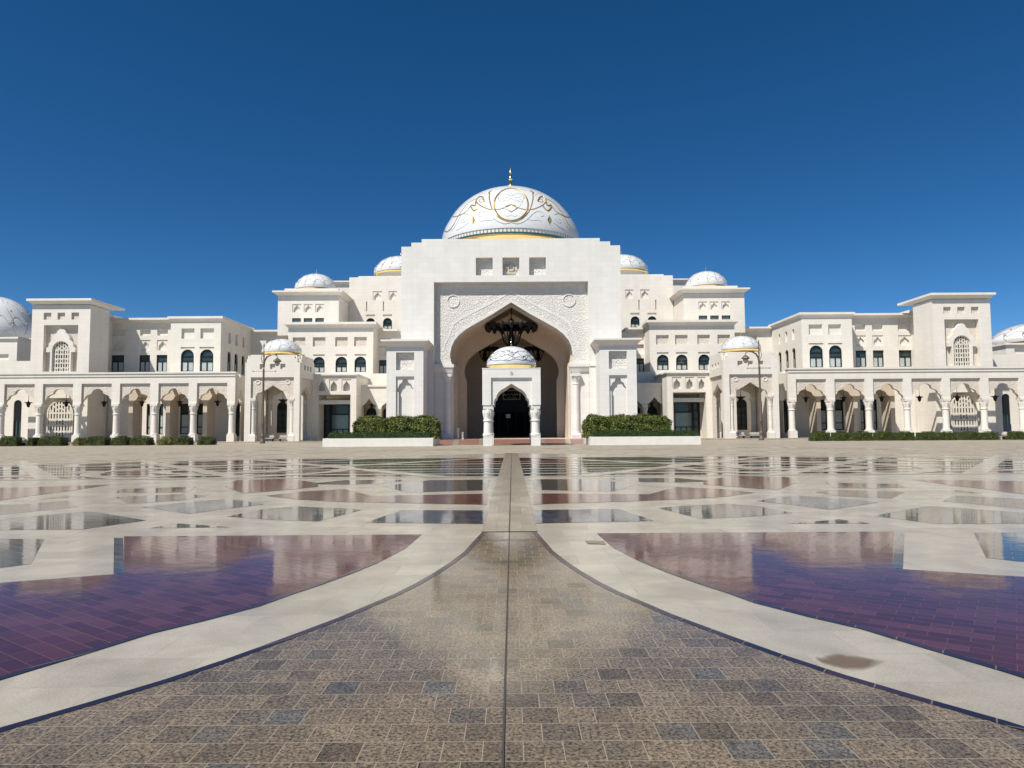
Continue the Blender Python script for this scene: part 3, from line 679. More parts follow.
    mb_ = MB(); mb_.box(x1b + .01, XX(249, dd), dd + .4, dd + 1.2, .15, zsp + 2.2); mb_.prism(front(dd), rect(x1b + .01, XX(249, dd), .15, zsp + 2.2), 0, .398, [rnd_arch(xa, xb, .9, ZZ(402, dd, 240))]); mb_.build('wall', M['cream'], dw)
    m2.prism(front(dd), rnd_arch(xa, xb, .9, ZZ(402, dd, 240)), .12, .2, [rect(xa + .12, xb - .12, 1.1, 2.3), rect(xa + .12, xb - .12, 2.5, 3.9)])
    w_ = m2.build('door', M['frame'], dw); MB().prism(front(dd), rnd_arch(xa + .02, xb - .02, .9, ZZ(402, dd, 240) - .02), .26, .3).build('pane', M['glass'], w_)
    # ---------------- A: corner tower
    DA = 118; ax0, ax1 = XX(30.8, DA, 350), XX(89.3, DA, 350); zA = ZZ(299.2, DA, 60); DA1 = DA * 1.09
    tw = Thing('corner_tower', f'tall square {SD} corner tower with overhanging eave and arched lattice window in deep recess', 'tower', ((ax0 + ax1) / 2, DA, 0), 'corner towers')
    # deep frame layer
    t1 = .9; x_, X_ = XX(43.5, DA, 340), XX(77.8, DA, 340)
    rec = rect(x_, X_, ZZ(371.5, DA, 60), ZZ(325, DA, 60))
    small = [rect(XX(a, DA, 320), XX(a + 7.6, DA, 320), ZZ(319.6, DA, 60), ZZ(312.6, DA, 60)) for a in (43.5, 57.3, 71.2)]
    lowrec = rect(XX(42, DA), XX(76, DA), .16, ZZ(398, DA, 60))
    DA0 = 123.6; axi = XX(110, 128.2)
    mb = MB().box(ax0 + .01, ax1, DA + t1, DA0, .15, zA - 1.01).box(ax0 + .01, axi, DA0 + .002, DA1 + 4, .15, zA - 1.012)
    mb.prism(front(DA), rect(ax0, ax1, .15, zA - 1.0), 0, .45, [rec, lowrec] + small)
    mb.prism(front(DA), rect(ax0, ax1, .15, zA - 1.0), .452, t1 - .002, [rec, lowrec])
    mb.build('wall', M['cream'], tw)
    for sq in small: MB().prism(front(DA), [(a, b) for a, b in rect(sq[0][0] + .02, sq[1][0] - .02, sq[0][1] + .02, sq[2][1] - .02)], .33, .449).build('carved_panel', M['carved_cream'], tw)
    MB().prism(front(DA), rect(x_ + .01, X_ - .01, ZZ(371, DA, 60), ZZ(325.2, DA, 60)), t1 - .12, t1 - .01).build('carved_panel', M['carved_cream'], tw)
    # cusped surround of the lattice window, standing in the recess
    c = XX(60.3, DA, 350); k = DA / F
    gz = lambda y: ZZ(y, DA, 60)
    oL = [(14.6, 352), (14.6, 347.5), (12.5, 347), (12.3, 343.5), (10.2, 340.8), (8.6, 339.8), (8.3, 336.5), (6.6, 334), (4.6, 333), (4, 331), (2.2, 329.3), (0, 328.9)]
    left_ = [(c - h * k, gz(y)) for h, y in oL]; right_ = [(c + h * k, gz(y)) for h, y in oL[::-1][1:]]
    out_ = [(c - 10.5 * k, gz(371.5)), (c - 10.5 * k, gz(352))] + left_ + right_ + [(c + 10.5 * k, gz(352)), (c + 10.5 * k, gz(371.5))]
    win_ = rnd_arch(c - 8.7 * k, c + 8.7 * k, gz(371.45), gz(341))
    notch = [(c - 8.7 * k, gz(371.5))] + [p for p in win_[2:][::-1]] + [(c + 8.7 * k, gz(371.5))]
    MB().prism(front(DA), out_[::-1][:0] + out_ + [(c + 8.7 * k, gz(371.5))] + win_[2:] + [(c - 8.7 * k, gz(371.5))], .1, t1 - .13).build('window_surround', M['cream'], tw)
    lattice_window(tw, DA, c - 8.7 * k, c + 8.7 * k, gz(372), gz(341), True, .35, 7)
    lattice_window(tw, DA, XX(46, DA), XX(72, DA), .9, ZZ(400, DA, 60), True, .35, 9)
    cn = MB(); cn.frus((ax0 - .02, ax1 + .02, DA - .02, DA0), (ax0 - .45, ax1 + .4, DA - .6, 127.4), zA - .9, zA - .38); cn.box(ax0 - .6, ax1 + .5, DA - .75, 127.6, zA - .377, zA); cn.build('cornice', M['cream'], tw)
    # ---------------- outer building beyond the tower, with its dome
    DO = 126; ox_ = XX(-95, DO)
    ob = Thing('outer_building', f'lower pale building with parapet and big dome beyond the {SD} corner tower', 'building', (XX(0, DO), DO, 0), 'outer buildings')
    dd2_ = [rnd_arch(XX(a, DO), XX(b, DO), .3, ZZ(400, DO, 20)) for a, b in ((-62, -52), (-22, -12), (14, 22))]
    block(ob, ox_, XX(36, DO), DO, DO + 8, .15, ZZ(361, DO, 15), dd2_)
    for q in dd2_:
        w_ = MB().prism(front(DO), q, .16, .24, [rect(q[0][0] + .2, (q[0][0] + q[1][0]) / 2 - .08, .6, 4.0), rect((q[0][0] + q[1][0]) / 2 + .08, q[1][0] - .2, .6, 4.0)]).build('door', M['frame'], ob)
        MB().prism(front(DO), [(a, b) for a, b in q], .28, .32).build('pane', M['glass'], w_)
    DO2 = 140; dy_ = 0 if S == 1 else 12.5; zo = lambda y: ZZ(y + (dy_ if y < 345 else 0), DO2, 15)
    block(ob, ox_, XX(17, DO2, 350), DO2, 168, .15, zo(338.8), [rect(XX(-12, DO2, 350), XX(8.8, DO2, 350), zo(360), zo(354)), rect(XX(-42, DO2, 350), XX(-22, DO2, 350), zo(360), zo(354))], name='upper_wall')
    MB().box(ox_ - .4, XX(17, DO2, 350) + .4, DO2 - .4, 168, zo(338.8) + .002, zo(337)).build('parapet', M['cream'], ob)
    MB().box(XX(17, 150, 350), XX(40, 150, 350), 150, 166, .15, ZZ(338.5 + dy_, 150, 25)).build('side_wall', M['cream'], ob)
    for i_ in range(9):
        MB().box(XX(-12 + i_ * 3.2, 152, 350), XX(-10.4 + i_ * 3.2, 152, 350), 152.2, 152.8, zo(337) + .004, zo(337) + 1.3).build('merlon', M['gold'] if False else M['cream'], ob)
    DOD = 162; oc_, orr, oyb, oyt = (-3, 35.5, 340, 297) if S == 1 else (-20, 47, 351, 328.5)
    zb_ = ZZ(oyb, DOD, 5); dome(ob, XX(oc_, DOD, 330), DOD, zb_, orr * DOD / F, ZZ(oyt, DOD, 2) - zb_, 16, finial=.5, bandh=.4, n=72)
    MB().lathe([(orr * .93 * DOD / F, .15), (orr * .93 * DOD / F, zb_ - .3)], XX(oc_, DOD, 330), DOD, 0, 48).build('drum', M['cream'], ob, smooth=True)
    # ---------------- domed kiosk
    DK = 110; kx0, kx1 = XX(244.6, DK), XX(299.5, DK); kd = DK + (kx1 - kx0); kc = (kx0 + kx1) / 2; kcy = (DK + kd) / 2; hwk = (kx1 - kx0) / 2
    ks = Thing('domed_kiosk', f'square stone kiosk with pointed arches and ribbed white dome, {SD} of the portal', 'pavilion', (kc, kcy, 0), 'domed kiosks')
    zz = lambda y: ZZ(y, DK, 270)
    zlow = zz(362.5); ztop = zz(354.7); zpn = zz(377.2); zap_ = zz(385); zspk = zz(398)
    ahw = 17.2 * DK / F; phw = 21.6 * DK / F
    wallm = MB(); pan = MB()
    def faces(fr_, cc, trim):
        a, b = cc - hwk + trim, cc + hwk - trim
        st = 2.6 * DK / F
        o = [(b, zlow), (b - st * .0, zlow), (b - st, zlow + .0), (b - st, zz(358.5)), (b - 2 * st, zz(358.5)), (b - 2 * st, ztop), (a + 2 * st, ztop), (a + 2 * st, zz(358.5)), (a + st, zz(358.5)), (a + st, zlow), (a, zlow), (a, .15), (cc - phw, .15), (cc - phw, zpn), (cc + phw, zpn), (cc + phw, .15), (b, .15)]
        o = [q for i, q in enumerate(o) if q != o[i - 1]]
        nh = [rect(cc + q * 10.3 * DK / F - 2.6 * DK / F, cc + q * 10.3 * DK / F + 2.6 * DK / F, zz(369), zz(363.8)) for q in (-1, 0, 1)]
        wallm.prism(fr_, o, 0, .3, nh)
        pan.prism(fr_, [(cc + phw - .005, zpn + 1.2 + 2.2), (cc - phw + .005, zpn + 3.4), (cc - phw + .005, .15), (cc - ahw, .15)] + half_notch(cc, keel(ahw, zspk, zap_)) + [(cc + ahw, .15), (cc + phw - .005, .15)], .302, .85)
    faces(front(DK), kc, 0); faces(side(kx1), kcy, .302)
    faces(lambda u, d, z: (u, kd - d, z), kc, 0); faces(lambda u, d, z: (kx0 + d, u, z), kcy, .302)
    wallm.box(kx0 + .31, kx1 - .31, DK + .31, kd - .31, zz(371.5), zz(363))
    st = 2.6 * DK / F * 2
    wallm.frus((kx0 + .31, kx1 - .31, DK + .31, kd - .31), (kc - hwk + st, kc + hwk - st, kcy - hwk + st, kcy + hwk - st), zz(363) + .002, ztop)
    wallm.build('wall', M['cream'], ks); pan.build('arch_panels', M['carved_cream'], ks)
    rm = MB()
    for q in (-1, 1):
        xr = kc + q * 15 * DK / F
        rm.prism(front(DK), [(xr + .38 * math.cos(i * math.pi / 8), zz(382) + .38 * math.sin(i * math.pi / 8)) for i in range(16)], .22, .3, [[(xr + .24 * math.cos(i * math.pi / 8), zz(382) + .24 * math.sin(i * math.pi / 8)) for i in range(16)][::-1]])
    rm.build('roundels', M['cream'], ks)
    cmk = column_mesh(zspk - .15, .30, .48, 10, 'kio')
    for qx in (-1, 1):
        for qy in (-1, 1):
            inst(cmk, 'column', ks, kc + qx * (ahw + .34), kcy + qy * (hwk - .4), .15)
    dome(ks, kc, kcy, zz(352.8) + .35, 18.9 * kcy / F, ZZ(340.6, kcy, 283) - zz(352.8) - .1, 12, finial=.22, bandh=.32)
    MB().box(kc - 18.8 * kcy / F, kc + 18.8 * kcy / F, kcy - 18.8 * kcy / F, kcy + 18.8 * kcy / F, ztop + .002, ztop + .12).build('roof', M['cream'], ks)
    ln = Thing('hanging_lantern', f'dark bronze lantern hanging under the ceiling of the {SD} domed kiosk', 'lantern', (kc + .3, kcy, 0), 'lanterns in the kiosks')
    zc = ZZ(401, kcy, 280)
    MB().lathe([(.05, -.8), (.25, -.6), (.4, -.1), (.5, 0), (.3, .15), (.08, .3), (.035, .5), (.035, zz(371.6) - zc)], kc + .3, kcy, zc, 8).build('body', M['bronze'], ln)
    MB().lathe([(.5, 0), (.8, .15), (.82, .24), (.5, .18)], kc + .3, kcy, zc, 8).build('canopy', M['bronze'], ln)
    # bench and bollards at the kiosk
    for q, lb in ((-.9, 'outer'), (1.1, 'inner')):
        bn = Thing('bench', f'small pale bench under the {SD} domed kiosk, {lb} one of the pair', 'bench', (kc + q * 1.3, DK + 1.9, 0), 'benches under the kiosks')
        MB().box(kc + q * 1.3 - .85, kc + q * 1.3 + .85, DK + 1.6, DK + 2.2, .55, .68).build('seat', M['bench'], bn)
        MB().box(kc + q * 1.3 - .85, kc + q * 1.3 + .85, DK + 2.17, DK + 2.23, .75, 1.1).build('backrest', M['bench'], bn)
        for e in (-.7, .7): MB().box(kc + q * 1.3 + e - .05, kc + q * 1.3 + e + .05, DK + 1.65, DK + 2.23, .15, .548 if True else 0).build('leg', M['bronze'], bn)
    # ---------------- street lamp
    DL = 101; lx = XX(262.5, DL, 440)
    lp = Thing('street_lamp', f'tall brown ornate street lamp with one curved arm before the {SD} domed kiosk', 'street lamp', (lx, DL, 0), 'street lamps before the kiosks')
    zl = lambda y: ZZ(y, DL, 262)
    pm = MB().lathe([(.38, 0), (.38, .35), (.30, .45), (.26, 1.0), (.30, 1.1), (.20, 1.3), (.17, 2.6), (.22, 2.7), (.22, 2.85), (.16, 3.0), (.135, zl(371)), (.15, zl(370.6)), (.15, zl(369.6)), (.09, zl(369)), (.08, zl(357)), (.13, zl(356)), (.07, zl(354)), (.05, zl(347)), (.11, zl(346)), (.02, zl(343))], lx, DL, 0, 12)
    pm.build('pole', M['lamppost'], lp, smooth=True)
    am = MB(); k = DL / F
    am.tube([(lx, DL, zl(366)), (lx + .6 * k, DL, zl(361)), (lx + 3 * k, DL, zl(357)), (lx + 7 * k, DL, zl(354.8)), (lx + 11 * k, DL, zl(354.5)), (lx + 13.5 * k, DL, zl(356))], .15, 6, .08)
    am.tube([(lx, DL, zl(352)), (lx - 2 * k, DL, zl(354)), (lx - 2.6 * k, DL, zl(358)), (lx - 1.4 * k, DL, zl(362)), (lx, DL, zl(364))], .05, 5)
    am.build('arm', M['lamppost'], lp)
    cb = MB().tube([(lx - 10.5 * k, DL, zl(371.3)), (lx + 12 * k, DL, zl(371.3))], .045, 6)
    for e in (-10.5, 12): cb.lathe([(.01, -.12), (.1, 0), (.01, .12)], lx + e * k, DL, zl(371.3), 8)
    cb.build('crossbar', M['lamppost'], lp)
    hx = lx + 13.5 * k
    hd = MB().lathe([(.06, .55), (.10, .42), (.5, .12), (.62, -.05), (.6, -.12), (.4, -.15)], hx, DL, zl(361), 8); hd.tube([(hx, DL, zl(356)), (hx, DL, zl(361) + .5)], .03, 5)
    h_ = hd.build('lamp_head', M['lamppost'], lp)
    MB().lathe([(.40, -.16), (.36, -.5), (.18, -.72), (.05, -.78)], hx, DL, zl(361), 8).build('lamp_glass', M['lampglass'], h_)
    # ---------------- G, F, H blocks rising behind
    DG = 131; zg = lambda y: ZZ(y, DG, 320)
    gx0, gx1 = XX(288, DG, 350), XX(373.2, DG, 350)
    ct = Thing('terrace_block', f'stepped pale block {SD} of the portal with a row of arched windows and flat eave', 'building', ((gx0 + gx1) / 2, DG, 0), 'stepped blocks beside the portal')
    fh = []; wi = []
    for cpx in (298.7, 318.8, 341.2, 360.2):
        xa, xb = XX(cpx - 5.8, DG, 365), XX(cpx + 5.8, DG, 365)
        fh += [rnd_arch(xa, xb, zg(372.3), zg(356.8)), rect(xa, xb, zg(355.9), zg(354.3)), rect(xa - .1, xb + .1, zg(346.6), zg(337.2))]; wi.append((xa, xb))
    block(ct, gx0, gx1, DG, 140, .15, zg(322.6) - 1.0, fh)
    for xa, xb in wi:
        window(ct, front(DG), xa, xb, zg(372.3), zg(356.8))
    pnl = MB()
    for xa, xb in wi: MB().prism(front(DG), rect(xa - .09, xb + .09, zg(346.5), zg(337.3)), .34, .398).build('carved_panel', M['carved_cream'], ct)
    cn = MB(); cn.frus((gx0 - .02, gx1 + .02, DG - .02, 140), (gx0 - .5, gx1 + .5, DG - .6, 140), zg(322.6) - 1.0, zg(322.6) - .45); cn.box(gx0 - .65, gx1 + .65, DG - .75, 140, zg(322.6) - .447, zg(322.6)); cn.build('cornice', M['cream'], ct)
    # recessed piece between G and the portal
    DR = 136; rx1 = XX(404, DR, 350); zr_ = lambda y: ZZ(y, DR, 385)
    fh = [rect(XX(379, DR, 365), XX(387.5, DR, 365), zr_(373.5), zr_(360)), rect(XX(379, DR, 365), XX(387.5, DR, 365), zr_(355.5), zr_(346)), rect(XX(379, DR, 365), XX(391, DR, 365), zr_(342), zr_(338.5))]
    block(ct, gx1 + .003, rx1, DR, 141, .15, zr_(331) - .5, fh, name='recessed_wall')
    window(ct, front(DR), XX(379, DR, 365), XX(387.5, DR, 365), zr_(373.5), zr_(360), False)
    cn = MB(); cn.frus((gx1 + .003, rx1 - 1.2, DR - .02, 141), (gx1 + .003, rx1 - 1.2, DR - .6, 141), zr_(331) - .5, zr_(331) - .1); cn.box(gx1 + .003, rx1 - 1.1, DR - .8, 141, zr_(331) - .097, zr_(331) + .25); cn.build('eave', M['cream'], ct)
    # F: dome block
    DF = 137.5; zf = lambda y: ZZ(y, DF, 310); fx0, fx1 = XX(278, DF, 300), XX(338.8, DF, 300)
    db = Thing('domed_tower_block', f'square upper block with three small niches and a white dome, {SD} of the portal', 'building', ((fx0 + fx1) / 2, DF, 0), 'domed upper blocks')
    fh = []; nm = MB()
    for a, b in ((292.2, 301), (303.8, 312.5), (315.3, 324)):
        xa, xb = XX(a, DF, 310), XX(b, DF, 310)
        fh += [rect(xa, xb, zf(312.2), zf(304)), rect(xa, xb, zf(322), zf(318))]
        niche_arch(nm, front(DF), xa, xb, zf(312.2), zf(304), .12, .2)
    block(db, fx0, fx1, DF, DF + 12, zg(322.6) - 1.5, zf(291.5) - .9, fh); NB(nm, db)
    for a, b in ((292.2, 301), (303.8, 312.5), (315.3, 324)):
        xa, xb = XX(a, DF, 310), XX(b, DF, 310)
        w_ = MB().prism(front(DF), rect(xa, xb, zf(322), zf(318)), .2, .28, [rect(xa + .1, xb - .1, zf(322) + .08, zf(318) - .1)]).build('window', M['frame'], db)
        MB().prism(front(DF), rect(xa + .02, xb - .02, zf(322), zf(318) - .02), .3, .33).build('pane', M['greyglass'], w_)
    cn = MB(); zt_ = zf(291.2); cn.frus((fx0 - .02, fx1 + .02, DF - .02, DF + 12), (fx0 - .7, fx1 + .7, DF - .7, DF + 12.3), zt_ - .9, zt_ - .3); cn.box(fx0 - .9, fx1 + .9, DF - .9, DF + 12.5, zt_ - .297, zt_)
    cn.box(fx0 + 1.2, fx1 - .2, DF + .2, DF + 11.7, zt_ + .002, zf(288.2)); cn.build('cornice', M['cream'], db)
    dcx = XX(316, DF + 5, 280); dome(db, dcx, DF + 5.2, zf(288.2) + .45, 20.6 * (DF + 5) / F, ZZ(274, DF + 5, 316) - zf(288.2) - .45, 14, finial=.28, bandh=.3)
    # H: tall block beside the portal
    DH = 146; zh = lambda y: ZZ(y, DH, 370); hx0, hx1 = XX(349.2, DH, 290), XX(408, DH, 290)
    hb = Thing('tall_inner_block', f'tall plain cream block against the {SD} flank of the portal with a dome on top', 'building', ((hx0 + hx1) / 2, DH, 0), 'tall inner blocks')
    fh = []; nm = MB(); t = .4
    for a, b in ((372.8, 382), (388.8, 397)):
        fh += [rect(XX(a, DH, 300), XX(b, DH, 300), zh(300.2), zh(291.2))]; niche_arch(nm, front(DH), XX(a, DH, 300), XX(b, DH, 300), zh(300.2), zh(291.2), .12, .2)
    for a in (366.0, 382.8): fh.append(rect(XX(a, DH, 306), XX(a + 1.2, DH, 306), zh(311.3), zh(301.5)))
    for a in (366, 383): fh += [rnd_arch(XX(a, DH, 320), XX(a + 9, DH, 320), zh(329), zh(318)), rect(XX(a, DH, 320), XX(a + 9, DH, 320), zh(316.3), zh(314.5))]
    block(hb, hx0, hx1, DH, 165, .15, zh(277.3), fh); NB(nm, hb)
    for a in (366, 383): window(hb, front(DH), XX(a, DH, 320), XX(a + 9, DH, 320), zh(329), zh(318))
    MB().box(hx0 + 1.9, hx1, DH + .1, 164.8, zh(277.3) + .002, zh(276)).build('parapet', M['cream'], hb)
    DD = 157; dcx = XX(400.5, DD, 265); dome(hb, dcx, DD, ZZ(276, DD, 388) + .1, 26 * DD / F, ZZ(257, DD, 388) - ZZ(276, DD, 388) - .1, 16, finial=.28, bandh=.3)
    MB().lathe([(23 * DD / F, -.5), (23 * DD / F, ZZ(276, DD, 388) - .1 - zh(276))], dcx, DD, zh(276) + .002, 48).build('drum', M['cream'], hb, smooth=True)
    # rear block with flat eave seen between F and H
    DQ = 168; qz = ZZ(281.3, DQ, 340); qx0, qx1 = XX(322, DQ, 285), XX(356, DQ, 285)
    rbk = Thing('rear_block', f'far block with flat eave glimpsed between the {SD} dome and tall inner block', 'building', ((qx0 + qx1) / 2, DQ, 0), 'rear blocks')
    MB().box(qx0, qx1, DQ, DQ + 14, .15, qz - .8).build('wall', M['cream'], rbk)
    cn = MB(); cornice(cn, qx0, qx1, DQ, DQ + 14, qz, .7, .8, .3); cn.build('cornice', M['cream'], rbk)
    # ---------------- I: entrance block with triple niches and wide dark opening
    DI = 118; zi = lambda y: ZZ(y, DI, 335); ix0, ix1 = XX(303, DI), XX(356.3, DI)
    ib = Thing('low_entrance_block', f'low {SD} entrance block with three carved niches above a wide dark glazed opening', 'building', ((ix0 + ix1) / 2, DI, 0), 'low entrance blocks')
    fh = []; nm = MB()
    for a, b in ((317.5, 325.5), (329, 338), (341.5, 351)):
        fh.append(rect(XX(a, DI), XX(b, DI), zi(391), zi(379.3))); niche_arch(nm, front(DI), XX(a, DI), XX(b, DI), zi(391), zi(379.3), .1, .25)
    ox0, ox1 = XX(317.5, DI), XX(350.5, DI)
    op = [(ox0, .15), (ox0, zi(394.5)), (ox1, zi(394.5)), (ox1, .15)]
    mb = MB(); mb.prism(front(DI), comb(ix0, ix1, zi(374) - .25, .15, [op]), 0, .8, fh)
    mb.box(ix0, ox0 - .01, DI + .802, 124, .15, zi(395)); mb.box(ox1 + .01, ix1, DI + .802, 124, .15, zi(395)); mb.box(ix0, ix1, DI + .802, 130.9, zi(394.9), zi(374) - .26)
    mb.build('wall', M['cream'], ib); NB(nm, ib)
    MB().prism(front(DI), rect(ox0 + .01, ox1 - .01, zi(404), zi(400)), .9, 1.6).build('lintel', M['cream'], ib)
    cn = MB().box(ix0, ix1 + .3, DI - .3, 130.9, zi(374) - .247, zi(374)); cn.build('roof_slab', M['cream'], ib)
    DW = 121.5; wa_, wb_ = XX(324, DW), XX(349.7, DW); z0_, z1_ = .5, ZZ(403.5, DW, 335)
    q = wa_ + (wb_ - wa_) * .28
    hl = [rect(wa_ + .2, q - .12, z0_ + .2 + i * (z1_ - z0_ - .3) / 4, z0_ + (i + 1) * (z1_ - z0_ - .3) / 4) for i in range(4)] + [rect(q + .12, wb_ - .2, z0_ + 1.6, z1_ - 2.0), rect(q + .12, wb_ - .2, z1_ - 1.8, z1_ - .2)]
    hl += [rect(q + .12 + (wb_ - .32 - q) * i / 3 + .05, q + .12 + (wb_ - .32 - q) * (i + 1) / 3 - .05, z0_ + .2, z0_ + 1.45) for i in range(3)]
    w_ = MB().prism(front(DW), rect(wa_, wb_, z0_, z1_), 0, .15, hl).build('window', M['frame'], ib)
    MB().prism(front(DW), rect(wa_ + .02, wb_ - .02, z0_, z1_ - .02), .3, .34).build('pane', M['glass'], w_)
    MB().prism(front(DW), rect(q + .1, wb_ - .1, z0_ + .1, z1_ - 1.9), .2, .26).build('blind', M['greyglass'], w_)
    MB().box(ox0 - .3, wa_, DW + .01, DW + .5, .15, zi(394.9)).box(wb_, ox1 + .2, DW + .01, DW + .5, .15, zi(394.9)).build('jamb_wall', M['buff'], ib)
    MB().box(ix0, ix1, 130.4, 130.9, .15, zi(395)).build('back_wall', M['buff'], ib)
    # ---------------- J: short arched link between I and pylon
    DJ = 122; zj = lambda y: ZZ(y, DJ, 370); jx0, jx1 = ix1 + .003, XX(402, DJ)
    jl = Thing('arched_link', f'short low colonnade with round arches linking the {SD} entrance block to the portal', 'arcade', ((jx0 + jx1) / 2, DJ, 0), 'short arched links')
    cc = [XX(369, DJ), XX(389, DJ)]; ha = 7.9 * DJ / F
    MB().prism(front(DJ), comb(jx0, jx1, zj(386.8), .15, [[(c - ha, .15)] + half_notch(c, keel(ha, zj(410), zj(398.8))) + [(c + ha, .15)] for c in cc]), 0, .7, [rect(XX(359, DJ), XX(362.5, DJ), zj(395), zj(394))] if False else []).build('wall', M['cream'], jl)
    MB().box(jx0, jx1, DJ - .2, 130.4, zj(386.8) + .002, zj(386.8) + .35).build('roof', M['cream'], jl)
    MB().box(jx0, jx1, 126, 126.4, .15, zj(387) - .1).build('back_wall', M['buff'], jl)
    MB().box(jx0, jx1, 127.5, 128.2, zj(386.8) + .36, ZZ(373.5, 127.5, 370)).build('upper_wall', M['cream'], jl)
    for c in [XX(371.5, 125.7), XX(388, 125.7)]:
        hwj = 5 * DJ / F
        w_ = MB().prism(front(125.75), rnd_arch(c - hwj, c + hwj, .3, ZZ(408, 125.8, 370)), 0, .12, [rect(c - hwj + .15, c - .08, .5, 2.8), rect(c + .08, c + hwj - .15, .5, 2.8)]).build('door', M['frame'], jl)
        MB().prism(front(125.75), rnd_arch(c - hwj + .05, c + hwj - .05, .3, ZZ(408.3, 125.8, 370)), .15, .2).build('pane', M['glass'], w_)
    cj = column_mesh(zj(407) - .15, .35, .5, 10, 'lnk'); inst(cj, 'column', jl, (cc[0] + cc[1]) / 2, DJ - .05, .15)
    ln = Thing('hanging_lantern', f'dark bronze lantern hanging in the short arched link {SD} of the portal', 'lantern', (cc[0], DJ + 1.5, 0), 'lanterns in the links')
    zc = ZZ(405.3, DJ + 1.5, 369)
    MB().lathe([(.04, -.5), (.2, -.4), (.3, 0), (.1, .2), (.03, .3), (.03, zj(386.8) - zc)], cc[0] + .2, DJ + 1.5, zc, 8).build('body', M['bronze'], ln)
    MB().lathe([(.3, .02), (.6, .12), (.6, .18), (.3, .14)], cc[0] + .2, DJ + 1.5, zc, 8).build('canopy', M['bronze'], ln)
    # ---------------- pylon
    DP = 106.5; zp = lambda y: ZZ(y, DP, 405); px0, px1 = XX(386.3, DP), XX(423.3, DP)
    py = Thing('flanking_pylon', f'white stone pylon with blind cusped arch at the {SD} edge of the portal', 'pylon', ((px0 + px1) / 2, DP, 0), 'pylons flanking the portal')
    h1 = rect(XX(395.8, DP), XX(414, DP), zp(370), zp(352.3)); h2 = rect(XX(395.8, DP), XX(414, DP), .3, zp(376.4))
    mb = MB().box(px0, px1, DP + .75, 111.99, 0, zp(346)); mb.prism(front(DP), rect(px0, px1, 0, zp(346)), 0, .748, [h1, h2]); mb.build('wall', M['white'], py)
    c = (h1[0][0] + h1[1][0]) / 2; hwp = 8.3 * DP / F
    mb = MB().prism(front(DP), [(h2[1][0] - .005, .31), (h2[1][0] - .005, zp(376.5)), (h2[0][0] + .005, zp(376.5)), (h2[0][0] + .005, .31), (c - hwp * .8, .31), (c - hwp * .8, zp(392)), (c - hwp, zp(391.9))] + half_notch(c, lobes(hwp, zp(391), zp(378.5))) + [(c + hwp, zp(391.9)), (c + hwp * .8, zp(392)), (c + hwp * .8, .31)], .28, .5)
    mb.build('blind_arch', M['white'], py)
    MB().prism(front(DP), rect(h1[0][0] + .01, h1[1][0] - .01, zp(369.9), zp(352.4)), .65, .74).build('carved_panel', M['carved'], py)
    cn = MB(); cn.frus((px0 - .02, px1 + .02, DP - .02, 111.99), (px0 - .7, px1 + .7, DP - .7, 111.99), zp(347), zp(341.8)); cn.box(px0 - .8, px1 + .8, DP - .8, 111.99, zp(341.8) + .003, zp(340)); cn.build('cornice', M['white'], py)
    # ---------------- planter box and hedges
    DPl = 76.5; bx0, bx1 = XX(322.5, DPl, 445), XX(433, DPl, 445); zt = ZZ(438.2, DPl, 380)
    p = MB().prism(lambda u, d, z: (u, z, d), rect(bx0, bx1, DPl, DPl + 7.5), 0.0, zt - .0, [rect(bx0 + .35, bx1 - .35, DPl + .35, DPl + 7.15)]).build('planter_box', M['planter'])
    tag(p, f'long low white rendered planter wall holding the {SD} hedges before the portal', 'planter', 'planter walls')
    p = MB().box(bx0 + .36, bx1 - .36, DPl + .36, DPl + 7.14, 0, zt - .12).build('planter_soil', plain('soil', (.06, .045, .03), .9)) if False else None
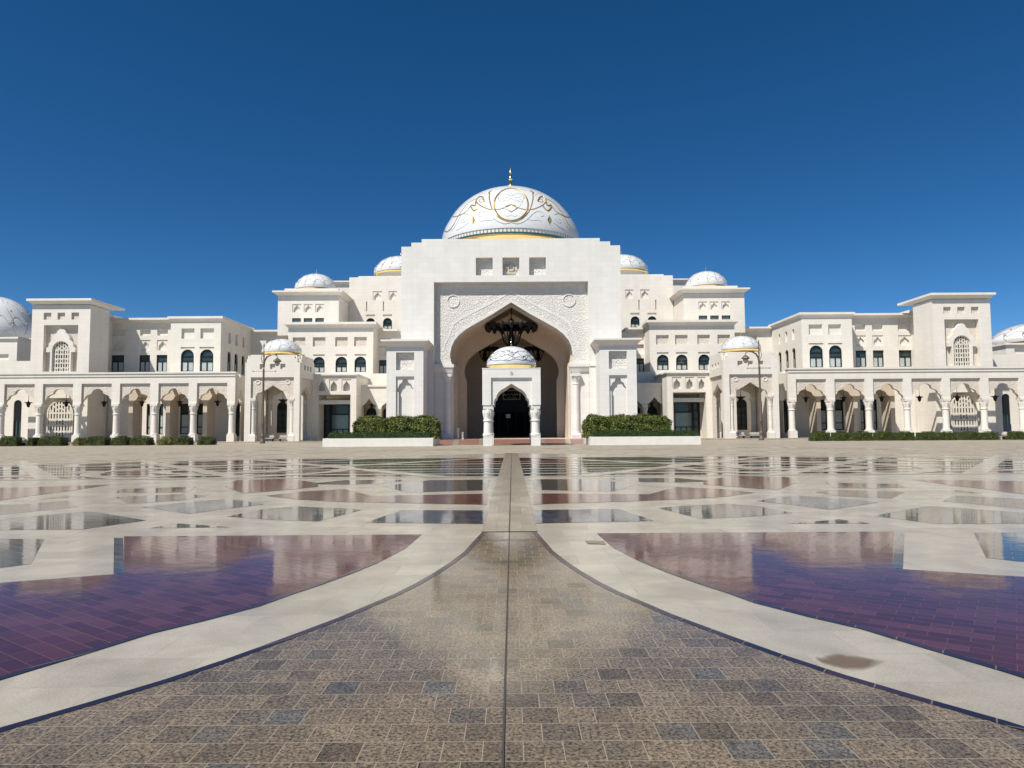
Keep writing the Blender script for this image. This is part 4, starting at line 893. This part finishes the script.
# ================================================================== leafy things
def leafy(name, label, cat, mat, x0, x1, y0, y1, z0, z1, n, size, group=None, rough=.12, core=True, rn=.25, parentless=True, seed=1, clump=.0):
    r = random.Random(seed); mb = MB()
    cx, cy = (x0 + x1) / 2, (y0 + y1) / 2; hx, hy, hz = (x1 - x0) / 2, (y1 - y0) / 2, (z1 - z0)
    def surf():
        # random point on rounded box surface (front, top, sides)
        a = r.random(); 
        Af, At, As = 2 * hx * hz, 4 * hx * hy, 2 * hy * hz * 2
        t = a * (Af * 1.3 + At + As)
        if t < Af * 1.3: q = (r.uniform(-1, 1), -1 if r.random() < .8 else 1, r.random())
        elif t < Af * 1.3 + At: q = (r.uniform(-1, 1), r.uniform(-1, 1), 1)
        else: q = (r.choice((-1, 1)), r.uniform(-1, 1), r.random())
        return q
    for i in range(n):
        u, v, w_ = surf()
        x, y, z = cx + u * hx, cy + v * hy, z0 + w_ * hz
        # round corners and lump
        k = rn
        if abs(u) > .97 or abs(v) > .97: pass
        ed = max(0, hx * abs(u) - (hx - k)); 
        edz = max(0, w_ * hz - (hz - k)); edy = max(0, hy * abs(v) - (hy - k))
        if ed + edz > k * 1.2: z -= min(ed, edz) * .5; x -= math.copysign(min(ed, edz) * .5, u)
        lump = rough * (math.sin(x * 2.1 + seed) * .5 + math.sin(x * 5.3 + y * 3) * .35 + math.sin(z * 6 + x) * .3)
        d = r.gauss(0, rough * .5) + lump
        if w_ == 1: z += d
        elif abs(v) == 1: y += d * v
        else: x += d * u
        if r.random() < .25: z -= r.random() * .2; y += (cy - y) * .05
        nrm = Vector((r.gauss(0, .6) + (u if abs(u) == 1 else 0), r.gauss(0, .6) + (v if abs(v) == 1 else 0), r.gauss(.3, .5) + (1 if w_ == 1 else 0))).normalized()
        a = nrm.cross(Vector((r.gauss(0, 1), r.gauss(0, 1), r.gauss(0, 1)))).normalized(); b = nrm.cross(a)
        s = size * r.uniform(.6, 1.3)
        c = Vector((x, y, max(z, z0 + .01)))
        mb.add([c - a * s, c - b * s * .45, c + a * s, c + b * s * .45], [(0, 1, 2, 3)])
    if core:
        m = size * .9 + rough
        for a, b in ((0, .0),):
            mb.box(x0 + m, x1 - m, y0 + m, y1 - m, z0, z1 - m)
    p = mb.build(name, M[mat], None, mirror=False, recalc=False)
    tag(p, label, cat, group); return p
for sg, SD in ((1, 'left'), (-1, 'right')):
    S = sg
    DPl = 76.5; bx0, bx1 = XX(322.5, DPl, 445), XX(433, DPl, 445); zt = ZZ(438.2, DPl, 380)
    def span(a, b):
        return (a, b) if sg == 1 else (-b, -a)
    x0, x1 = span(bx0 + .5, bx1 - .4)
    leafy('low_hedge', f'low dark green clipped hedge along the front of the {SD} white planter', 'hedge', 'leaf_low', x0, x1, DPl + .45, DPl + 1.6, zt - .1, zt + .62, 12000, .055, 'low clipped hedges', .04, seed=11 + sg)
    x0, x1 = span(XX(353, 78.5, 430), XX(438.5, 78.5, 430))
    leafy('tall_hedge', f'taller loose yellow-green hedge behind the low clipped one in the {SD} planter', 'hedge', 'leaf_hedge', x0, x1, DPl + 2.0, DPl + 4.2, zt - .1, ZZ(418, DPl + 2.0, 395), 26000, .085, 'tall hedges', .2, rn=.6, seed=21 + sg)
S = 1
bushes_l = [(-34, -8, 'leaf_bush', 0), (-4, 18.5, 'leaf_bush', 0), (24, 35, 'leaf_bush', 0), (35, 63, 'leaf_bush', 0), (70, 82, 'leaf_pale', 1), (82, 107, 'leaf_bush', 0), (108, 127, 'leaf_bush', 0), (127, 150, 'leaf_bush', 0), (155, 172, 'leaf_pale', 1), (172.5, 190.5, 'leaf_bush', 0), (195, 213.5, 'leaf_bush', 0)]
bushes_r = [(812, 834, 0), (834, 853.5, 0), (855, 876.5, 0), (877, 899, 0), (899, 918.5, 0), (920.5, 943, 0), (943, 961, 0), (963.5, 985, 0), (985, 1002.5, 0), (1010, 1032, 0), (1034, 1056, 0)]
DBU = 91.5
far = ['outermost', 'second from the outer end', 'third from the outer end', 'fourth from the outer end', 'fifth from the outer end', 'sixth from the outer end', 'seventh from the outer end', 'eighth from the outer end', 'ninth from the outer end', 'tenth from the outer end', 'nearest the domed kiosk']
for i, (a, b, mt, pale) in enumerate(bushes_l):
    x0, x1 = XX(a, DBU, 440), XX(b, DBU, 440); zb = ZZ(436.6, DBU, (a + b) / 2) if not pale else ZZ(437.2, DBU, (a + b) / 2)
    leafy('box_bush', (f'loose pale yellow-green bush before the left arcade, {far[i]}' if pale else f'rounded dark green clipped bush before the left arcade, {far[i]}'), 'bush', mt, x0 + .3, x1 - .3, DBU, DBU + 1.9, 0.02, zb, 3200, .07, 'bushes before the left arcade', .07 if not pale else .22, core=True, rn=.7, seed=40 + i)
for i, (a, b, pale) in enumerate(bushes_r):
    x0, x1 = XX(a, DBU, 440), XX(b, DBU, 440); zb = P((a + b) / 2, 431.6, DBU).z
    leafy('box_bush', f'rounded olive green clipped bush before the right arcade, {far[10 - i]}', 'bush', 'leaf_bush', x0 + .3, x1 - .3, DBU, DBU + 1.9, 0.02, zb, 3200, .07, 'bushes before the right arcade', .05, rn=.9, seed=80 + i)
# small floodlights before the bushes
for px_, SD in ((23, 'left'), (1005.5, 'right')):
    x = XX(px_, 93, 441)
    t = Thing('ground_floodlight', f'squat grey floodlight on two short feet before the bushes at the far {SD}', 'floodlight', (x, 93, 0), 'ground floodlights')
    MB().lathe([(.05, .35), (.34, .42), (.45, .6), (.42, .85), (.25, 1.02), (.05, 1.07)], x, 93, 0, 12).build('lamp_head', M['lampglass'], t, smooth=True, mirror=False)
    for e in (-.22, .22): MB().box(x + e - .08, x + e + .08, 92.85, 93.15, 0.006, .42).build('foot', M['bronze'], t, mirror=False)
x = XX(1005, 108.8); t = Thing('visitor_chair', 'dark blue chair standing behind the bushes before the right arcade', 'chair', (x, 108, .0))
MB().box(x - .5, x + .5, 107.6, 108.5, .75, .9).build('seat', M['navycloth'], t, mirror=False)
MB().box(x - .5, x + .5, 108.42, 108.5, .902, 2.1).build('backrest', M['navycloth'], t, mirror=False)
for a in (-.42, .42):
    for b in (107.7, 108.4): MB().box(x + a - .04, x + a + .04, b - .04, b + .04, 0.006, .748).build('leg', M['bronze'], t, mirror=False)
# ================================================================== grand portal
S = 1; D = 112; z = lambda y: ZZ(y, D, 511.5); hx = lambda px: (px - 511.5) * D / F
gp_ = Thing('grand_portal', 'huge white stone central portal with carved pointed arch and gilded white dome', 'portal', (0, D, 0))
ph = 78 * D / F; W_ = 111 * D / F
sq = [rect(hx(a), hx(a + 17), z(275.2), z(257.4)) for a in (476, 503, 530)]
ol = [(W_, 0), (W_, z(246)), (hx(612.4), z(246)), (hx(612.4), z(242)), (hx(602), z(242)), (hx(602), z(238.6)), (-hx(602), z(238.6)), (-hx(602), z(242)), (-hx(612.4), z(242)), (-hx(612.4), z(246)), (-W_, z(246)), (-W_, 0), (-ph, 0), (-ph, z(281.7)), (ph, z(281.7)), (ph, 0)]
mb = MB().prism(front(D), ol, 0, 1.1, sq)
aw = 62.3 * D / F; zs = z(355); za = z(301.0)
def big_arch(w_, a, s, low, zb):
    H = a - s
    pts = [(0, a), (w_ * .30, a - H * .215), (w_ * .62, a - H * .42), (w_ * .74, a - H * .50), (w_ * .85, a - H * .60), (w_ * .93, a - H * .71), (w_ * .975, a - H * .82), (w_, a - H * .95), (w_, s), (w_ * .985, s - H * .10), (w_ * .95, s - H * .2)]
    q = half_notch(0, pts)
    return [(-w_ * .95, zb)] + q + [(w_ * .95, zb)]
# body of the block behind the front layer
mb.box(-W_, -ph - .8, D + 1.102, 150, 0, z(246)).box(ph + .8, W_, D + 1.102, 150, 0, z(246)).box(-ph - .79, ph + .79, D + 1.102, 150, z(279.5), z(246))
mb.box(-hx(611), hx(611), D + 1.3, 149, z(246) + .002, z(242.3)).box(-hx(600), hx(600), D + 2, 148, z(242.3) + .002, z(239))
mb.build('wall', M['white'], gp_)
MB().prism(front(D), [(ph + .79, 0), (ph + .79, z(279.6)), (-ph - .79, z(279.6)), (-ph - .79, 0)] + big_arch(aw, za, zs, 0, 0), 1.104, 3.0).build('arch_panel', M['carved'], gp_)
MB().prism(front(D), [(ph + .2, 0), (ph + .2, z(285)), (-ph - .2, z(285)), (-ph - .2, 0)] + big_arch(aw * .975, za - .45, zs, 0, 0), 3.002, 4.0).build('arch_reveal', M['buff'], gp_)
sqp = MB()
for i, s_ in enumerate(sq): MB().prism(front(D), rect(s_[0][0] + .01, s_[1][0] - .01, s_[0][1] + .01, s_[2][1] - .01), .95, 1.09).build('carved_panel', M['carved'], gp_)
# relief crest in the middle square: spread wings over a ring with a band under it
cc = MB(); cz = (z(275.2) + z(257.4)) / 2; fr = front(D)
cc.prism(fr, [(.55 * math.cos(i * math.pi / 8), cz - .1 + .55 * math.sin(i * math.pi / 8)) for i in range(16)], .75, .949, [[(.38 * math.cos(i * math.pi / 8), cz - .1 + .38 * math.sin(i * math.pi / 8)) for i in range(16)][::-1]])
cc.prism(fr, [(-.2, cz + .25), (-.12, cz + .75), (0, cz + .95), (.14, cz + .8), (.12, cz + .62), (.25, cz + .3)], .72, .948)
for q in (-1, 1):
    wg_ = [(q * .58, cz + .45), (q * .95, cz + .35), (q * 1.0, cz - .1), (q * .9, cz - .6), (q * .72, cz - .45), (q * .62, cz - .1)]
    cc.prism(fr, wg_ if q == 1 else wg_[::-1], .78, .947)
cc.prism(fr, rect(-.7, .7, cz - 1.0, cz - .78), .74, .946)
cc.build('crest', M['greyline'] if False else M['buff'], gp_)
for q in (-1, 1):
    rm = MB()
    for r0, r1 in ((1.05, .92),):
        c0 = q * 59 * D / F; c1 = z(299.5)
        rm.prism(fr, [(c0 + r0 * math.cos(i * math.pi / 16), c1 + r0 * math.sin(i * math.pi / 16)) for i in range(32)], .99, 1.103, [[(c0 + r1 * math.cos(i * math.pi / 16), c1 + r1 * math.sin(i * math.pi / 16)) for i in range(32)][::-1]])
    rm.build('roundel', M['white'], gp_)
# raised band following the arch
A = big_arch(aw * 1.0, za, zs, 0, zs)[1:-1]
B = [(x * 1.03, zz + (.45 if abs(x) < aw * .9 else .1)) for x, zz in A]
C_ = [(x * 1.10, zz + (1.6 if abs(x) < aw * .9 else .3)) for x, zz in A]; D_ = [(x * 1.125, zz + (1.95 if abs(x) < aw * .9 else .35)) for x, zz in A]
MB().prism(fr, A[:-2][2:] + B[:-2][2:][::-1], 1.06, 1.1).prism(fr, C_[3:-3] + D_[3:-3][::-1], 1.07, 1.1).build('arch_moulding', M['white'], gp_)
# imposts and engaged columns below the arch
for q in (-1, 1):
    im = MB(); a, b = sorted((q * aw * .95, q * (ph - .02)))
    im.box(a, b, D + .5, D + 1.1, 0, z(372)); im.frus((a, b, D + .3, D + 1.1), (a - .15, b + .0, D - .0, D + 1.1), z(372) + .002, z(367)); im.box(a - .2 if q == 1 else a, b if q == 1 else b + .2, D - .05, D + 1.1, z(367) + .002, z(363.8))
    im.build('impost', M['white'], gp_)
    cm_ = column_mesh(z(372) - .3, .48, .72, 12, 'por')
    inst(cm_, 'column', gp_, q * (aw * .95 + .85), D + .35, .0)
# string course beside the arch
MB().box(-W_ + .4, -ph - .003, D - .15, D - .003, z(366.5), z(363.8)).box(ph + .003, W_ - .4, D - .15, D - .003, z(366.5), z(363.8)).build('string_course', M['white'], gp_)
# porch hall: floor, side walls, vault, inner arch, back wall, dark glass doors
hw_ = ph + .8
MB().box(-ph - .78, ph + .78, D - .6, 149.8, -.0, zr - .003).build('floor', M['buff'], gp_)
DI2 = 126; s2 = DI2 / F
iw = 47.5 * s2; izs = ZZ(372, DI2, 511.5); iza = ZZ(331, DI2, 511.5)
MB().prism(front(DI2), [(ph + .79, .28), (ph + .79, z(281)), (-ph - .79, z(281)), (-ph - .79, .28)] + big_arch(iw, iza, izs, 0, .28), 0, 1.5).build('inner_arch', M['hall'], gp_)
hm = MB().box(-ph - .798, -ph - .3, D + 4.002, DI2 - .002, .28, z(282)).box(ph + .3, ph + .798, D + 4.002, DI2 - .002, .28, z(282))
# pointed vault between the two arches
va = [(x, zz) for x, zz in big_arch(aw * .995, za - .2, zs, 0, zs - 2)[1:-1]]
vo = [(x * 1.12, zz + 1.0) for x, zz in va]
hm.prism(front(D), va + vo[::-1], 4.002, DI2 - D - .01)
hm.box(-aw * 1.02, -aw * .94, D + 4.01, DI2 - .01, .28, zs - 1).box(aw * .94, aw * 1.02, D + 4.01, DI2 - .01, .28, zs - 1)
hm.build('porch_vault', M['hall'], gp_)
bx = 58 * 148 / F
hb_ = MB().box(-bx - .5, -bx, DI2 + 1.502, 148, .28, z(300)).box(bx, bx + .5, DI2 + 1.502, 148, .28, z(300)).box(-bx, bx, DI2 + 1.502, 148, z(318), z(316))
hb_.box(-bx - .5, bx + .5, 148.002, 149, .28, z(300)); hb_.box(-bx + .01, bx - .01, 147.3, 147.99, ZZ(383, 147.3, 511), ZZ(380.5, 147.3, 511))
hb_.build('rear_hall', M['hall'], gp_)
dw = 22 * 147 / F
dd_ = MB(); dd_.prism(front(147.6), rect(-dw, dw, .28, ZZ(388, 147.6, 511)), 0, .2, [rect(-dw + .25 + i * (2 * dw - .25) / 5, -dw + (i + 1) * (2 * dw - .25) / 5, .5, 5.4) for i in range(5)])
dr = dd_.build('door', M['frame'], gp_)
MB().prism(front(147.6), rect(-dw + .05, dw - .05, .28, ZZ(388.2, 147.6, 511)), .22, .3).build('pane', M['black'], dr)
# great dome
DD = 165
drum = MB().lathe([(16.0, 0), (16.0, 41.6)], 0, DD, 0, 64).box(-17.5, 17.5, 150.01, 181, 0, z(246)); drum.build('drum', M['white'], gp_)
zb = 43.9; R = 16.35; H = ZZ(190.3, DD, 511) - zb
d_, on, rad = dome(gp_, 0, DD, zb, R, H, style='none', finial=1.25, n=96, bandh=2.2, bulge=.02)
def dpx(px, py):                           # where the sight line meets the dome surface -> (azimuth, height share)
    r = ray(px, py); best = None
    lo = (DD - R * 1.05) / r.y
    for i in range(600):
        t = lo + i * (R * 1.1 / 600) / r.y; q = CAM + r * t
        tt = (q.z - zb) / H
        if 0 <= tt < 1 and math.hypot(q.x, q.y - DD) <= rad(tt):
            return math.atan2(q.x, -(q.y - DD)), tt
    return None
def zq(pts): return [(430 + a / 6.4, 160 + b / 6.4) for a, b in pts]
def smooth(pts, k=5):
    o = []
    for i in range(len(pts) - 1):
        p0 = pts[max(i - 1, 0)]; p1 = pts[i]; p2 = pts[i + 1]; p3 = pts[min(i + 2, len(pts) - 1)]
        for j in range(k):
            t = j / k
            o.append(tuple(.5 * ((2 * p1[c]) + (-p0[c] + p2[c]) * t + (2 * p0[c] - 5 * p1[c] + 4 * p2[c] - p3[c]) * t * t + (-p0[c] + 3 * p1[c] - 3 * p2[c] + p3[c]) * t ** 3) for c in (0, 1)))
    o.append(pts[-1]); return o
gold_c = [([(519 + 108 * math.cos(a * math.pi / 16), 285 + 103 * math.sin(a * math.pi / 16)) for a in range(33)], .26, 0)]
halfc = [([(440, 215), (470, 240), (500, 235), (519, 210)], .06), ([(455, 250), (480, 262), (500, 258), (519, 245)], .06), ([(610, 230), (590, 262), (560, 262), (545, 240)], .06),
    ([(670, 230), (690, 215), (720, 212), (745, 222)], .07), ([(620, 375), (650, 388), (690, 385), (715, 398)], .07), ([(790, 400), (830, 430), (870, 452)], .07), ([(800, 378), (812, 395), (835, 402), (838, 388), (820, 380)], .07),
    ([(560, 195), (590, 190), (620, 196)], .08), ([(690, 262), (710, 270), (722, 262), (715, 250), (700, 252)], .13), ([(845, 310), (870, 325), (880, 345)], .07), ([(519, 350), (540, 362), (560, 352)], .06),
([(655, 205), (658, 250), (637, 320), (600, 365), (550, 390), (519, 389)], .20), ([(519, 285), (560, 305), (610, 318), (660, 315), (715, 292), (738, 270)], .17),
    ([(690, 265), (700, 240), (722, 235), (742, 262), (748, 290), (775, 290), (770, 310), (755, 325), (735, 312), (722, 296)], .26),
    ([(775, 290), (805, 330), (850, 355), (885, 364), (900, 352)], .18), ([(720, 240), (790, 275), (850, 350), (890, 420), (925, 458), (946, 452)], .18),
    ([(640, 200), (655, 205), (662, 215)], .3), ([(519, 285), (480, 300), (500, 322), (519, 333)], .14),
    ([(519, 400), (560, 408), (610, 390), (660, 345), (690, 330), (722, 338), (728, 358), (708, 360)], .10), ([(795, 350), (830, 345), (850, 375), (880, 430), (905, 455)], .10),
    ([(519, 230), (560, 215), (600, 225), (590, 270), (560, 310), (519, 330)], .08), ([(760, 240), (830, 290), (880, 330), (930, 400)], .08)]
for pts, wd in halfc:
    gold_c.append((smooth(pts), wd, 0)); gold_c.append((smooth([(1038 - a, b) for a, b in pts]), wd, 0))
om, gm = MB(), MB()
for pts, wd, _ in gold_c:
    q = [dpx(*p) for p in zq(pts)]; q = [p for p in q if p]
    if len(q) < 3: continue
    for off in (0, math.pi):
        tgt = om if wd > .12 else gm
        tgt.tube([on(a + off, t, -.02) for a, t in q], wd * (.75 if wd > .12 else .7), 5)
for s_ in (-1, 1):
    q = [dpx(*p) for p in zq([(519 + s_ * 244, 355), (519 + s_ * 259, 385), (519 + s_ * 246, 412), (519 + s_ * 231, 385)])]
    for off in (0, math.pi): om.add([on(a + off, t, .06) for a, t in q], [(0, 1, 2, 3)])
for i in range(120):
    a = 2 * math.pi * i / 120
    gm.tube([on(a, .035), on(a, .075)], .10, 4)
gm.tube([on(2 * math.pi * i / 96, .085) for i in range(97)], .08, 4); gm.tube([on(2 * math.pi * i / 96, .022) for i in range(97)], .08, 4)
om.build('gold_inlay', M['goldline'], d_); gm.build('grey_inlay', M['greyline'], d_)
# chandeliers in the porch
def chandelier(x, y, zc, k, top, label):
    t = Thing('chandelier', label, 'chandelier', (x, y, zc), 'porch chandeliers')
    r_ = MB().lathe([(4.2 * k, .1 * k), (4.3 * k, .2 * k), (4.3 * k, .45 * k), (4.1 * k, .5 * k), (3.9 * k, .3 * k), (3.6 * k, .1 * k)], x, y, zc, 24)
    for i in range(16):
        a = math.pi / 8 * i; r_.lathe([(.03, -.72 * k), (.26 * k, -.45 * k), (.42 * k, -.05 * k), (.46 * k, .3 * k), (.3 * k, .62 * k)], x + 4.1 * k * math.cos(a), y + 4.1 * k * math.sin(a), zc + .1 * k, 8)
    r_.build('ring', M['bronze'], t)
    b_ = MB()
    for i in range(16):
        a = math.pi / 8 * i; b_.tube([(x + rr * k * math.cos(a), y + rr * k * math.sin(a), zc + zz * k) for rr, zz in ((3.6, .2), (2.2, -.1), (1.7, -.9), (1.3, -2.2), (.7, -3.2))], .07 * k, 4)
    b_.lathe([(.1, -3.9 * k), (.75 * k, -3.3 * k), (1.0 * k, -3.0 * k), (.6 * k, -2.7 * k), (.3 * k, 0), (.5 * k, 1.3 * k), (.08, 1.8 * k), (.08, top - zc)], x, y, zc, 12)
    b_.build('basket', M['bronze'], t)
chandelier(0, 118, ZZ(328.5, 118, 511), 1.0, ZZ(304.5, 118, 511), 'large dark bronze crown chandelier hanging in the middle of the portal arch')
for q, SD in ((-1, 'left'), (1, 'right')):
    chandelier(q * 27 * 137 / F, 137, ZZ(349.5, 137, 511), .62, z(318), f'smaller dark bronze chandelier deeper in the porch, {SD} of the domed entrance pavilion')
# ================================================================== entrance pavilion
D = 75.5; z = lambda y: ZZ(y, D, 511.5); k = D / F
pv = Thing('entrance_pavilion', 'small white square pavilion with cusped arch and inscribed dome before the portal', 'pavilion', (0, D + 3.2, 0))
pw = 29.2 * k; dep = 2 * pw; po = 20.5 * k; ow = 17.6 * k
wm = MB(); inn = MB()
for fr, cc_, tr in ((front(D), 0, 0), (lambda u, d, z_: (u, D + dep - d, z_), 0, 0), (lambda u, d, z_: (pw - d, u, z_), D + pw, .22), (lambda u, d, z_: (-pw + d, u, z_), D + pw, .22)):
    a, b = cc_ - pw + tr, cc_ + pw - tr
    wm.prism(fr, [(b, z(405)), (b, z(368.8)), (a, z(368.8)), (a, z(405)), (cc_ - po, z(405)), (cc_ - po, z(377.6)), (cc_ + po, z(377.6)), (cc_ + po, z(405))], 0, .218)
    inn.prism(fr, [(b - .25, z(405)), (b - .25, z(371)), (a + .25, z(371)), (a + .25, z(405))] + half_notch(cc_, [(0, z(383.5)), (.10 * ow, z(384.5)), (.16 * ow, z(385.2)), (.5 * ow, z(389)), (.54 * ow, z(389)), (.75 * ow, z(392.3)), (.86 * ow, z(395.5)), (.87 * ow, z(397.5)), (.98 * ow, z(399.5)), (ow * 1.02, z(403)), (ow * .99, z(405))]), .22, .6)
wm.box(-pw - .03, pw + .03, D - .03, D + dep + .03, z(368.8) + .002, z(367.9)); wm.box(-pw + .23, pw - .23, D + .23, D + dep - .23, z(371), z(369))
wm.build('wall', M['white'], pv); inn.build('arch_panels', M['white'], pv)
cm = column_mesh(z(405), .46, .50, 12, 'pav')
for a in (-1, 1):
    for b in (D + .58, D + dep - .58): inst(cm, 'column', pv, a * (pw - .56), b)
dzb = z(367.9) + .42
dd2, on2, rad2 = dome(pv, 0, D + pw, dzb, 24.3 * (D + pw) / F, ZZ(346.6, D + pw, 511) - dzb, style='none', finial=.24, bandh=.4, n=64)
ink = MB()
for j, (t0, am, fq, ph_) in enumerate(((.22, .05, 8, 0), (.34, .10, 12, 1.0), (.48, .12, 10, 2.2), (.66, .08, 8, .4))):
    ink.tube([on2(2 * math.pi * i / 160, t0 + am * math.sin(fq * 2 * math.pi * i / 160 + ph_) * math.cos(3 * math.pi * 2 * i / 160 + j), .004) for i in range(161)], .028, 4)
r_ = random.Random(5)
for i in range(46):
    a = r_.uniform(0, 2 * math.pi); t = r_.uniform(.2, .72); q = []
    ra = r_.uniform(.04, .09); a0 = r_.uniform(0, 6)
    for j in range(9): q.append(on2(a + ra * math.cos(a0 + j * .6) * (1 - j * .04) * 1.1, t + ra * 1.0 * math.sin(a0 + j * .6) * (1 - j * .04), .004))
    ink.tube(q, .024, 4)
ink.build('inscription', M['ink'], dd2)
em = MB().prism(front(D), [(.17 * math.cos(i * math.pi / 4), z(372.9) + .2 * math.sin(i * math.pi / 4)) for i in range(8)], -.05, -.003, [[(.07 * math.cos(i * math.pi / 4), z(372.9) + .08 * math.sin(i * math.pi / 4)) for i in range(8)][::-1]])
em.build('emblem', M['buff'], pv)
# hanging name sign and notice seen through the pavilion arch
D2 = 147.3; sx0, sx1 = -8.6 * D2 / F, 8.4 * D2 / F; zs0, zs1 = ZZ(399.5, D2, 512), ZZ(390.3, D2, 512)
sg_ = Thing('name_sign', 'dark framed name board with pale lettering above the black glass doors', 'sign', (0, D2, 0))
MB().box(sx0 + .08, sx1 - .08, D2 + .02, D2 + .08, zs0 + .08, zs1 - .08).build('board', M['black'], sg_)
MB().prism(front(D2), rect(sx0, sx1, zs0, zs1), 0, .07, [rect(sx0 + .12, sx1 - .12, zs0 + .12, zs1 - .12)]).build('frame', M['goldline'], sg_)
def text(body, size, x, y, z_, parent, name='lettering'):
    c = bpy.data.curves.new(name, 'FONT'); c.body = body; c.size = size; c.extrude = .008; c.align_x = 'CENTER'; c.align_y = 'CENTER'
    t_ = bpy.data.objects.new(name, c); sc.collection.objects.link(t_); bpy.context.view_layer.update()
    me = bpy.data.meshes.new_from_object(t_.evaluated_get(bpy.context.evaluated_depsgraph_get())); bpy.data.objects.remove(t_)
    me.materials.clear(); me.materials.append(M['screen']); o = bpy.data.objects.new(name, me); sc.collection.objects.link(o); o.parent = parent.o
    o.location = Vector((x, y, z_)) - parent.loc; o.rotation_euler = (math.pi / 2, 0, 0); return o
text('قصر الوطن', .70, (sx0 + sx1) / 2, D2 - .012, zs0 + (zs1 - zs0) * .60, sg_)
text('QASR AL WATAN', .24, (sx0 + sx1) / 2, D2 - .012, zs0 + .42, sg_)
D3 = 140; x = XX(508.2, D3, 416); ns = Thing('notice_stand', 'small white notice on a thin dark stand inside the dark doorway', 'sign', (x, D3, 0))
MB().box(x - .42, x + .42, D3, D3 + .03, ZZ(418, D3, 508), ZZ(414.2, D3, 508)).build('notice', M['planter'], ns)
MB().box(x - .03, x + .03, D3 + .032, D3 + .08, .28, ZZ(415, D3, 508) ).build('post', M['bronze'], ns); MB().box(x - .3, x + .3, D3 - .15, D3 + .25, .272, .32).build('base', M['bronze'], ns)
for px_, lb in ((458, 'nearer the columns'), (462.3, 'nearer the doorway')):
    x = XX(px_, 113, 437); h_ = ZZ(432 if px_ > 460 else 428, 113, 460)
    p = MB().lathe([(.26, 0), (.26, .1), (.2, .14), (.2, h_ - zr - .12), (.24, h_ - zr - .1), (.24, h_ - zr - .02), (.1, h_ - zr)], x, 110.8 if False else 113, zr, 12).build('bollard', M['planter'], None, smooth=True, mirror=False)
    tag(p, f'short white bollard at the left inside of the portal, {lb}', 'bollard', 'white bollards')
